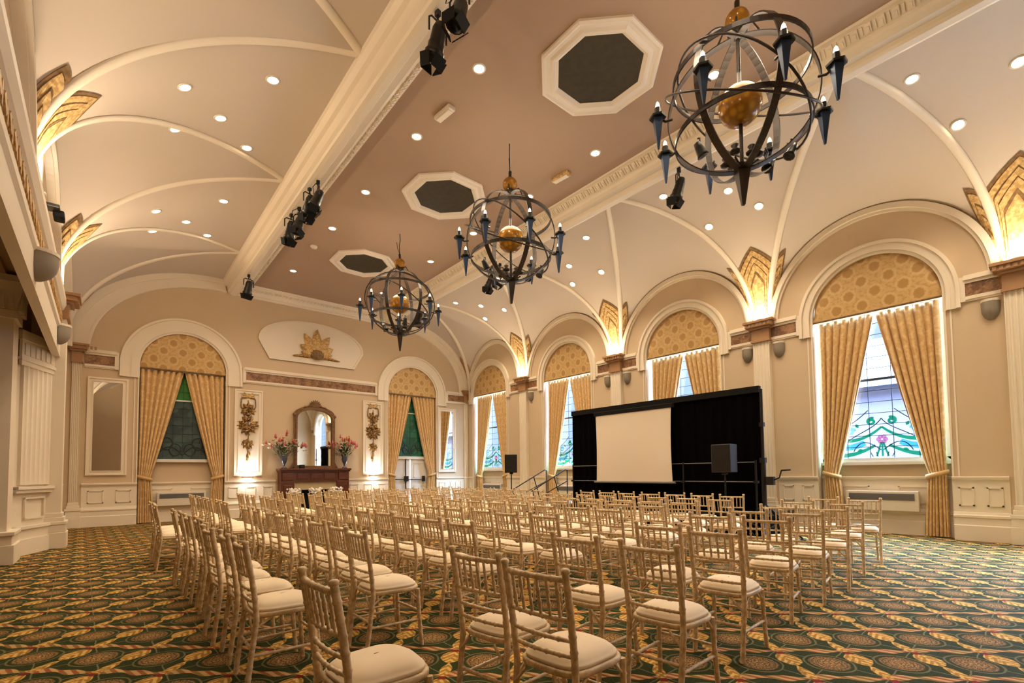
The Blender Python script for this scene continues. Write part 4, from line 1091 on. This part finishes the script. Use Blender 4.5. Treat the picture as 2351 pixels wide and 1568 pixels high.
# ---- fireplace
o = thing('fireplace', 'dark mahogany fireplace surround with pale stone slip', 'fireplace', (5.46, YB, 0))
D = .40
def fb(m, a, b_, mi=0): m.bx((a[0], -b_[2], a[1]), (b_[0], -a[2], b_[1]), mi)
m = MB(); fb(m, (-1.17, 1.46, 0), (1.17, 1.53, D+.06)); fb(m, (-1.14, 1.42, 0), (1.14, 1.46, D+.03)); m.build('mantel_shelf', MT['wood_dark'], o, bevel=.008)
m = MB(); fb(m, (-1.12, 1.08, 0), (1.12, 1.42, D-.04))
for x0, x1 in ((-.62, -.26), (-.18, .18), (.26, .62)):
    fb(m, (x0, 1.16, D-.05), (x1, 1.36, D-.02)); fb(m, (x0+.03, 1.19, D-.03), (x1-.03, 1.33, D-.012))
m.build('frieze_panel', MT['wood_dark'], o, bevel=.006)
for sg in (-1, 1):
    m = MB(); a, c_ = sorted((sg*1.12, sg*.70)); fb(m, (a, .14, 0), (c_, 1.10, D-.02)); fb(m, (a-.02, 0, 0), (c_+.02, .16, D+.02)); fb(m, (a+.08, .30, D-.03), (c_-.08, .98, D)); fb(m, (a+.05, 1.14, D-.05), (c_-.05, 1.38, D+.0)); m.build('jamb', MT['wood_dark'], o, bevel=.008)
m = MB(); fb(m, (-.70, .82, 0), (.70, 1.08, D-.12)); fb(m, (-.70, 0, 0), (-.45, .82, D-.12)); fb(m, (.45, 0, 0), (.70, .82, D-.12)); m.build('stone_slip', MT['planter'], o)
m = MB(); fb(m, (-.45, 0, 0), (.45, .82, .04)); m.build('firebox', MT['black'], o)
m = MB(); fb(m, (-.98, 0, D), (.98, .04, D+.35)); m.build('hearth', MT['plaster'], o)
# overmantel mirror
o = thing('overmantel_mirror', 'arched carved wood mirror standing on the mantel shelf', 'mirror', (5.49, YB-.06, 1.53)); b = Vector((5.49, YB-.06, 1.53)); g = lambda u, z, h: Vector((u-5.49, -h, z-1.53))
def archp(hw, z0, sp, rise, n=24): return [(5.49-hw, z0), (5.49-hw, sp)] + [(5.49+hw*math.cos(PI-PI*k/n), sp+rise*math.sin(PI-PI*k/n)**.8) for k in range(1, n)] + [(5.49+hw, sp), (5.49+hw, z0)]
m = MB(); m.strip(archp(.68, 1.54, 3.30, .36), archp(.60, 1.60, 3.22, .34), g, -.05, .06); m.strip(archp(.64, 1.54, 3.27, .35), archp(.58, 1.60, 3.20, .33), g, -.05, .085)
m.bx(g(5.49-.68, 1.54, -.05), g(5.49+.68, 1.62, .07)); m.build('frame', MT['frame_wood'], o)
m = MB(); m.prism(archp(.61, 1.58, 3.22, .34), g, -.03, .0); m.build('mirror_glass', MT['mirror'], o)
m = MB()
for k in range(9):
    a = PI*(.15+.7*k/8); petal_leaf(m, (5.49, 3.60), a, .20+.08*math.sin(a), .045, lambda u, z, h: g(u, z, h+.05), 0, .04)
m.build('carved_crest', MT['frame_wood'], o)
for sg in (-1, 1):
    m = MB()
    for k in range(4): petal_leaf(m, (5.49+sg*(.12+.13*k), 3.66-.045*k*k*.6), (0 if sg > 0 else PI)+sg*(-.15-.12*k), .16, .04, lambda u, z, h: g(u, z, h+.05), 0, .04)
    m.ball(g(5.49+sg*.66, 3.34, .03), .07, 10, 8); m.prism([(5.49+sg*.60, 1.58), (5.49+sg*.80, 1.54), (5.49+sg*.70, 1.72), (5.49+sg*.64, 2.05)], g, -.02, .04)
    m.build('side_scroll', MT['frame_wood'], o)
# vases and bouquets
def vase_set(x, t, seed, spread):
    y = YB-.24
    o = thing('vase', 'blue-grey footed vase at the %s end of the mantel shelf' % t, 'vase', (x, y, 1.53), group='vases on the mantel shelf')
    m = MB(); m.lathe([(0, 0), (.085, 0), (.09, .02), (.03, .07), (.03, .11), (.07, .2), (.105, .32), (.09, .40), (.10, .44), (.085, .44), (.07, .40)], 18); m.build('body', MT['vase'], o)
    q = thing('bouquet', 'bouquet of pink and cream flowers in the %s vase' % t, 'bouquet', (x, y, 1.93), group='bouquets on the mantel shelf'); r = random.Random(seed)
    m = MB()
    for k in range(190):
        a, d = r.uniform(0, 2*PI), r.uniform(.02, .22)*spread; z = r.uniform(.02, .42); p = Vector((d*math.cos(a), d*math.sin(a)*.3, z)); e = Vector((math.cos(a)*.1, math.sin(a)*.04, r.uniform(-.03, .12)))
        n = Vector((-math.sin(a), math.cos(a), 0))*.025
        m.add([p, p+e*.5+n, p+e, p+e*.5-n], [(0, 1, 2, 3)])
    for k in range(14):
        a, d = r.uniform(0, 2*PI), r.uniform(.1, .3)*spread; m.tube([(0, 0, -.2), (d*math.cos(a)*.5, d*math.sin(a)*.15, .1), (d*math.cos(a), d*math.sin(a)*.28, r.uniform(.25, .5))], .006, 4)
    m.build('foliage', MT['leaf'], q)
    for k in range(46):
        c_ = r.choice(('pink', 'pink', 'cream_petal', 'cream_petal', 'yellow_petal')); a = r.uniform(0, 2*PI); d = r.uniform(.05, .42)*spread; z = .18+.40*(1-d/(.5*spread))+r.uniform(-.10, .14)
        if c_ == 'pink': z += .05
        p = Vector((d*math.cos(a), min(.10, d*math.sin(a)*.3), z)); m = MB()
        for w in range(6):
            b2 = 2*PI*w/6; dr = Vector((math.cos(b2), math.sin(b2)*.7, .55)).normalized(); s = Vector((-math.sin(b2), math.cos(b2), 0))*.022
            L = .075 if c_ != 'pink' else .06
            m.add([p, p+dr*L*.6+s, p+dr*L, p+dr*L*.6-s], [(0, 1, 2, 3)])
        m.ball(p+Vector((0, 0, .012)), .018, 6, 5)
        if c_ == 'pink': m.lathe([(0, .16), (.02, .12), (.035, .03), (0, 0)], 6, p)
        m.build('flower', MT[c_], q)
vase_set(4.47, 'gallery-side', 3, 1.75); vase_set(6.47, 'door-side', 9, 1.3)
o = thing('small_box', 'small black box on the mantel shelf before the mirror', 'box', (5.02, YB-.28, 1.53)); m = MB(); m.box((0, 0, .06), (.16, .10, .12)); m.build('case', MT['black'], o, bevel=.01); m = MB(); m.box((0, -.052, .065), (.12, .006, .07)); m.build('dial', MT['black_metal'], o)
for i, (x, t) in enumerate(((4.56, 'gallery-side'), (5.22, 'middle'), (5.90, 'door-side'))):
    o = thing('planter', 'pale planter of white flowers on the hearth, %s of the three' % t, 'planter', (x, YB-1.02, 0), group='planters before the fireplace')
    m = MB(); m.box((0, 0, .34), (.26, .26, .68), tap=1.35); m.build('pot', MT['planter'], o, bevel=.01)
    r = random.Random(i+40); m = MB()
    for k in range(60):
        a, d = r.uniform(0, 2*PI), .2*math.sqrt(r.random()); m.ball((d*math.cos(a), d*math.sin(a), .72+r.uniform(0, .16)), r.uniform(.02, .04), 6, 5)
    m.build('flowers', MT['white_petal'], o)['kind'] = 'stuff'
    m = MB()
    for k in range(30):
        a, d = r.uniform(0, 2*PI), r.uniform(.1, .22); p = Vector((d*math.cos(a), d*math.sin(a), .70)); e = Vector((math.cos(a)*.09, math.sin(a)*.09, .05)); n = Vector((-math.sin(a), math.cos(a), 0))*.02
        m.add([p, p+e*.5+n, p+e, p+e*.5-n], [(0, 1, 2, 3)])
    m.build('leaves', MT['leaf'], o)

# ================================================================== stage, drape, screen, sound
o = thing('stage', 'low black stage deck below the drape', 'stage', (10.6, 7.1, 0))
m = MB(); m.box((.05, 0, .41), (1.60, 6.1, .06)); m.build('deck', MT['black_metal'], o); m = MB(); m.box((.05, 0, .19), (1.56, 6.06, .38)); m.build('fascia', MT['drape'], o)
o = thing('backdrop_curtain', 'tall black drape hung behind the projection screen', 'drape', (10.02, 6.65, .44))
m = MB(); rows = []
for k in range(241):
    y = -2.53+5.06*k/240; a = .028*math.sin(k*.62)+.012*math.sin(k*.23)
    rows.append([Vector((a*(1-.6*q), y, .0+2.53*q)) for q in (0, .25, .5, .75, 1)])
m.grid(rows); m.grid([[p+Vector((.03, 0, 0)) for p in r] for r in rows]); m.build('cloth', MT['drape'], o)
m = MB(); m.box((0, 0, 2.50), (.10, 5.08, .13)); m.build('top_band', MT['black'], o)
for y in (-2.50, 0.0, 2.50):
    m = MB(); m.tube([(.09, y, -.02 if abs(y) > 9 else 0), (.09, y, 2.5)], .022, 8); m.build('upright', MT['black_metal'], o)
m = MB(); m.tube([(.09, -2.52, 2.47), (.09, 2.52, 2.47)], .022, 8); m.build('crossbar', MT['black_metal'], o)
o = thing('projection_screen', 'blank projection screen hung before the black drape', 'screen', (9.82, 7.09, 1.01))
m = MB(); rows = []
for k in range(9):
    y = -1.10+2.2*k/8; rows.append([Vector((-.012*math.sin(PI*q/8)*(1-abs(y)/1.2)*1.5, y*(1-.02*math.sin(PI*q/8)) , .05+1.70*q/8)) for q in range(9)])
m.grid(rows); m.grid([[p+Vector((.006, 0, 0)) for p in r] for r in rows]); m.build('fabric', MT['screen'], o)
m = MB(); m.tube([(0, -1.17, .035), (0, 1.17, .035)], .028, 8); m.build('bottom_bar', MT['grille_grey'], o)
m = MB(); m.box((.02, 0, 1.80), (.09, 2.3, .10)); m.build('roller_case', MT['black'], o, bevel=.01)
# guard rail of the stage front
o = thing('guard_rail', 'thin grey stage guard rail crossing before the black drape', 'rail', (9.93, 6.66, .44))
for z in (.635, 1.03):
    m = MB(); m.tube([(0, -2.46, z), (0, 2.46, z)], .011, 6); m.build('rail', MT['grille_grey'], o)
for y in (-2.46, -.88, 2.46):
    m = MB(); m.tube([(0, y, 0), (0, y, 1.07)], .02, 8); m.box((0, y, .63), (.07, .09, .05)); m.build('post', MT['black_metal'], o)
# crank stand
o = thing('crank_stand', 'black crank lifting stand at the window end of the drape', 'stand', (9.80, 4.00, 0))
m = MB(); m.tube([(0, 0, .06), (0, 0, 1.5)], .045, 8); m.tube([(0, 0, 1.45), (0, 0, 2.90)], .028, 8); m.box((0, 0, 1.5), (.10, .10, .10)); m.box((0, 0, 2.2), (.08, .08, .08)); m.build('mast', MT['black_metal'], o)
m = MB(); m.box((-.04, -.14, 1.10), (.10, .14, .16)); m.tube([(-.04, -.2, 1.12), (-.04, -.30, 1.16)], .016, 6); m.tube([(-.04, -.30, 1.16), (-.04, -.34, 1.30)], .014, 6); m.tube([(-.04, -.34, 1.30), (-.04, -.50, 1.31)], .018, 6); m.build('crank', MT['black_metal'], o)
for a in (200, 280, 330, 90):
    d = Vector((math.cos(math.radians(a)), math.sin(math.radians(a)), 0)); m = MB(); m.tube([d*.04+Vector((0, 0, .62)), d*.62+Vector((0, 0, .03))], .02, 6); m.tube([d*.04+Vector((0, 0, .14)), d*.34+Vector((0, 0, .30))], .013, 6); m.lathe([(0, 0), (.05, 0), (.05, .02), (0, .03)], 10, d*.63); m.build('leg', MT['black_metal'], o)
# loudspeakers
def speaker(pos, zt, zb, rz, label, w=.36, d=.36):
    o = thing('loudspeaker', label, 'loudspeaker', (pos[0], pos[1], zb), rz, 'loudspeakers on stands'); h = zt-zb
    m = MB(); m.prism([(-w/2, -.0), (w/2, 0), (w*.42, d), (-w*.42, d)], lambda u, z, hh: Vector((z, u, hh)), 0, h); m.build('cabinet', MT['speaker_grey'] if pos[1] < 8 else MT['black'], o, bevel=.012)
    m = MB(); m.bx((-.014, -w/2+.02, .02), (.0, w/2-.02, h-.02)); m.build('grille', MT['black_metal'], o)
    s = thing('speaker_stand', label.replace('loudspeaker', 'tripod stand under the loudspeaker'), 'stand', (pos[0], pos[1], 0), rz, 'stands of the loudspeakers'); 
    m = MB(); m.tube([(d*.45, 0, .5), (d*.45, 0, zb)], .018, 8); m.tube([(d*.45, 0, .12), (d*.45, 0, .75)], .024, 8); m.lathe([(.024, 0), (.06, 0), (.06, .05), (.024, .05)], 10, (d*.45, 0, zb-.05)); m.build('pole', MT['black_metal'], s)
    for a in (60, 180, 300):
        e = Vector((math.cos(math.radians(a)), math.sin(math.radians(a)), 0)); m = MB(); m.tube([Vector((d*.45, 0, .7))+e*.03, Vector((d*.45, 0, .02))+e*.5], .013, 6); m.build('leg', MT['black_metal'], s)
speaker((9.30, 4.60), 1.83, 1.27, -.02, 'dark loudspeaker before the black drape, crank stand end', .40, .34)
speaker((9.93, 11.80), 1.89, 1.31, .8, 'black loudspeaker beside the stage steps', .40, .34)
# stage steps and hand rails
o = thing('stage_steps', 'black steps at the corner end of the stage', 'steps', (9.2, 9.70, 0))
for k in range(3):
    m = MB(); m.box((-.42+.36*k, 0, .075+.14*k), (.36, .90, .15+.0)); m.box((-.42+.36*k, 0, .07*k), (.34, .86, .14*k+.02)); m.build('step', MT['black_metal'], o)
def handrail(y, label):
    o = thing('hand_rail', label, 'rail', (9.2, y, 0), group='hand rails of the stage steps')
    m = MB(); m.tube([(-.66, 0, .82), (.62, 0, 1.38), (.70, 0, 1.36), (.70, 0, 1.05)], .016, 6); m.build('top_rail', MT['black_metal'], o)
    m = MB(); m.tube([(-.10, 0, .76), (.70, 0, 1.06)], .013, 6); m.build('lower_rail', MT['black_metal'], o)
    for x0, z0, x1, z1 in ((-.60, .84, -.60, 0.0), (.18, 1.19, .46, .44), (.70, 1.06, .70, .44)):
        m = MB(); m.tube([(x0, 0, z0), (x1, 0, z1)], .014, 6); m.build('baluster', MT['black_metal'], o)
handrail(10.14, 'black sloping hand rail of the steps, corner side'); handrail(9.32, 'black sloping hand rail of the steps, drape side')

# ================================================================== outside the windows
o = thing('neighbouring_house', 'pale lilac house with slate roof seen through the big open window', 'building', (21.0, 1.5, 0))
m = MB(); m.box((2, 0, 2.1), (4, 9, 4.2)); m.build('wall', MT['brick_out'], o)
m = MB(); m.prism([(-.5, 4.2), (4.5, 4.2), (2, 6.4)], lambda u, z, h: Vector((u, h, z)), -4.8, 4.8); m.build('roof', MT['slate'], o)
m = MB(); m.box((-.03, 1.4, 2.4), (.1, 1.0, 1.4)); m.build('window', MT['window_white'], o)
m = MB(); m.bx((XR+.5, -25, -.4), (60, 45, -.05)); struct(m.build('ground_outside', MT['ground']))
for i, y in enumerate((11.5, 15.6, 18.3)):
    o = thing('bush', 'green bush outside the window wall, %s along the yard' % ORD[i], 'bush', (16.5, y, -.05), group='bushes in the yard')
    r = random.Random(i); m = MB()
    for k in range(700):
        a, b2 = r.uniform(0, 2*PI), r.uniform(0, 1); rad = 1.0*math.sqrt(r.random()); p = Vector((rad*math.cos(a), rad*math.sin(a), .2+2.0*b2*(1-.35*rad))); n = Vector((r.uniform(-1, 1), r.uniform(-1, 1), r.uniform(-.5, 1))).normalized()*.11; t = n.orthogonal().normalized()*.06
        m.add([p-n, p+t, p+n, p-t], [(0, 1, 2, 3)])
    m.build('foliage', MT['leaf'], o); m = MB(); m.tube([(0, 0, 0), (0, 0, 1.4)], .05, 6); m.build('stem', MT['wood_dark'], o)
# ================================================================== chairs
def turned(pts, r, ring=.0035, n=8, spacing=.075):
    """bamboo-like turned stick along a polyline"""
    P = [Vector(p) for p in pts]; L = [0]
    for a, b in zip(P, P[1:]): L.append(L[-1]+(b-a).length)
    T = L[-1]; out, rs = [], []
    def at(d):
        for k in range(len(P)-1):
            if d <= L[k+1] or k == len(P)-2:
                f = (d-L[k])/max(1e-6, L[k+1]-L[k]); return P[k].lerp(P[k+1], f)
    nk = max(1, int(T/spacing)); ds = [0]
    for k in range(1, nk+1):
        c = T*k/(nk+1); ds += [c-.010, c, c+.010]
    ds.append(T)
    for i, d in enumerate(ds): out.append(at(d)); rs.append(r+(ring if (i > 0 and i < len(ds)-1 and (i-1) % 3 == 1) else 0))
    return out, rs
def chair_parts(n=8, turnd=True):
    """dict part name -> list of (MB, material)"""
    S = lambda pts, r: (turned(pts, r, n=n) if turnd else ([Vector(p) for p in pts], r))
    D = {}
    def add(nm, fn, mat='chair'):
        m = MB(); fn(m); D.setdefault(nm, []).append((m, mat))
    XB = lambda z: -.235 + .05*min(1, z/.43) if z < .43 else -.185 - .075*((z-.43)/.49)**1.3
    YBk = lambda z: .165 + .015*min(1, z/.9)
    for sg in (-1, 1):
        zs = [0, .12, .24, .36, .43, .55, .67, .79, .895]
        def f(m, sg=sg):
            p, r = S([(XB(z), sg*YBk(z), z) for z in zs], .0165); m.tube(p, r, n)
            m.lathe([(.016, 0), (.0205, .004), (.0205, .016), (.014, .022), (0, .023)], n, (XB(.895), sg*YBk(.895), .893))
        add('leg', f)
    for sg in (-1, 1):
        def f(m, sg=sg):
            p, r = S([(.200, sg*.192, 0), (.182, sg*.183, .22), (.172, sg*.178, .43)], .015); m.tube(p, r, n)
        add('leg', f)
    def rail(z, r, bow=.018):
        y = YBk(z); pts = [(XB(z)-bow*(1-(t)**2), y*t, z) for t in (-1, -.6, -.2, .2, .6, 1)]
        return S(pts, r)
    def f(m): p, r = rail(.865, .0135); m.tube(p, r, n)
    add('top_rail', f)
    for z, rr in ((.690, .011), (.600, .010), (.530, .010)):
        def f(m, z=z, rr=rr): p, r = rail(z, rr); m.tube(p, r, n)
        add('back_rail', f)
    for k in range(6):
        t = -.72+1.44*k/5
        def f(m, t=t):
            p, r = S([(XB(.695)-.018*(1-t*t), YBk(.69)*t, .695), (XB(.86)-.018*(1-t*t), YBk(.86)*t, .860)], .0075); m.tube(p, r, max(5, n-2), cap=False)
        add('spindle', f)
    for sg in (-1, 1):
        def f(m, sg=sg):
            p, r = S([(XB(.20), sg*YBk(.2), .20), (.186, sg*.184, .20)], .0095); m.tube(p, r, max(5, n-2), cap=False)
            m.tube([(XB(.36), sg*YBk(.36), .36), (-.10, sg*.172, .425)], .008, 5, cap=False); m.tube([(.178, sg*.18, .35), (.10, sg*.178, .425)], .008, 5, cap=False)
        add('stretcher', f)
    for x, z, w in ((.184, .26, .182), (XB(.24), .24, .168)):
        def f(m, x=x, z=z, w=w):
            p, r = S([(x, -w, z), (x, w, z)], .0095); m.tube(p, r, max(5, n-2), cap=False)
            for sg in (-1, 1): m.tube([(x, sg*w, .34), (x, sg*w*.55, .425)], .008, 5, cap=False)
        add('stretcher', f)
    def outline(k, N, s, dx=0):
        a = 2*PI*k/N; e = .52
        c, sn = math.cos(a), math.sin(a); x = abs(c)**e*math.copysign(1, c); y = abs(sn)**e*math.copysign(1, sn)
        wy = lerp(.180, .200, (x+1)/2); fr = .02*(1-abs(y))*(1 if x > 0 else 0)
        return Vector((dx + x*.195*s + fr, y*wy*s, 0))
    def f(m):
        N = 28; rows = []
        for s, z in ((.86, .425), (1.0, .425), (1.03, .432), (1.03, .447), (1.0, .455), (.86, .455), (.86, .425)):
            rows.append([outline(k, N, s) + Vector((0, 0, z)) for k in range(N)])
        m.grid(rows, 0, True, True); m.add([outline(k, N, .87)+Vector((0, 0, .43)) for k in range(N)], [tuple(range(N))])
    add('seat_frame', f)
    def f(m):
        N = 28; rows = []
        for s, z in ((.90, .452), (.935, .456), (.952, .462), (.956, .467), (.950, .472), (.925, .474), (.88, .486), (.79, .500), (.64, .512), (.45, .519), (.22, .5225), (0.02, .523)):
            rows.append([outline(k, N, s)+Vector((0, 0, z)) for k in range(N)])
        m.grid(rows, 0, True, True)
    add('seat_cushion', f, 'cushion')
    return D
def merged(D, names):
    m = MB()
    for nm in names:
        for b, _ in D[nm]:
            o = len(m.v); m.v += b.v; m.f += [tuple(i+o for i in f) for f in b.f]; m.mi += b.mi; m.sm += b.sm
    return m
DF = chair_parts(8, True); DM = chair_parts(6, False); DFar = chair_parts(5, False)
def proto(kind):
    L = []
    if kind == 'near':
        for nm, lst in DF.items():
            for m, mt in lst: L.append((nm, m.mesh('chair_'+nm, MT[mt])))
    elif kind == 'mid':
        for nm in ('leg', 'seat_frame', 'seat_cushion'):
            for m, mt in DM[nm]: L.append((nm, m.mesh('chair_mid_'+nm, MT[mt])))
        L.append(('backrest', merged(DM, ('top_rail', 'back_rail', 'spindle')).mesh('chair_mid_back', MT['chair'])))
        L.append(('stretcher', merged(DM, ('stretcher',)).mesh('chair_mid_stretcher', MT['chair'])))
    else:
        L.append(('frame', merged(DFar, ('leg', 'top_rail', 'back_rail', 'spindle', 'stretcher', 'seat_frame')).mesh('chair_far_frame', MT['chair'])))
        L.append(('seat_cushion', DFar['seat_cushion'][0][0].mesh('chair_far_cushion', MT['cushion'])))
    return L
PROTO = {k: proto(k) for k in ('near', 'mid', 'far')}
TOPX = [.66, 1.46, 2.37, 3.33, 4.42, 5.25, 6.05, 7.05, 8.03]
NEARB = [[2.04], [1.60, 2.09], [1.64, 2.20], [1.69, 2.20], [1.79, 2.33], [1.81, 2.32], [1.80, 2.32], [1.92, 2.45], [1.95, 2.47]]
ROWN = ['ninth', 'eighth', 'seventh', 'sixth', 'fifth', 'fourth', 'third', 'second', 'front']
NUM = ORD + ['thirteenth']
rc = random.Random(11)
count = 0
for r_, tx in enumerate(TOPX):
    bl = [('narrow', sorted(NEARB[r_], reverse=True))]
    s0 = 3.53 + (.27 if r_ == 8 else 0.0); nmain = 7 if r_ == 8 else 8
    bl.append(('middle', [s0 + .53*k for k in range(nmain)]))
    nf = 3 if r_ == 0 else (9 if r_ < 3 else 10)
    bl.append(('fireplace', [8.56 + .52*k for k in range(nf)]))
    for bn, ys in bl:
        for k, y in enumerate(ys):
            if bn == 'narrow': rz = math.radians(2+2.2*r_)
            elif bn == 'middle': rz = math.radians(r_*.8*max(0, 1-k/4)) + (math.radians(16*max(0, 1-k/5)) if r_ == 8 else 0)
            else: rz = math.radians(-1.5)
            rz += math.radians(rc.uniform(-3, 3)); dx = rc.uniform(-.035, .035); dy = rc.uniform(-.02, .02)
            tX = tx + (-.10 if (r_ == 0 and bn == 'fireplace') else 0) + dx
            x, yy = tX + .27*math.cos(rz), y + dy + .27*math.sin(rz)
            dist = math.hypot(x, yy)
            kind = 'near' if dist < 6.0 else ('mid' if dist < 9.0 else 'far')
            seat = '%s seat from the %s' % (NUM[k], 'narrow block' if bn == 'middle' else 'aisle')
            blk = {'narrow': 'narrow', 'middle': 'middle', 'fireplace': 'fireplace-end'}[bn]
            lab = 'limewashed spindle chair, %s row from the drape, %s block, %s' % (ROWN[r_], blk, seat)
            c = thing('chiavari_chair', lab, 'chair', (x, yy, 0), rz, 'limewashed spindle chairs in rows')
            for nm, me in PROTO[kind]:
                o = bpy.data.objects.new(nm, me); COL.objects.link(o); o.parent = c
            count += 1
print('chairs', count)
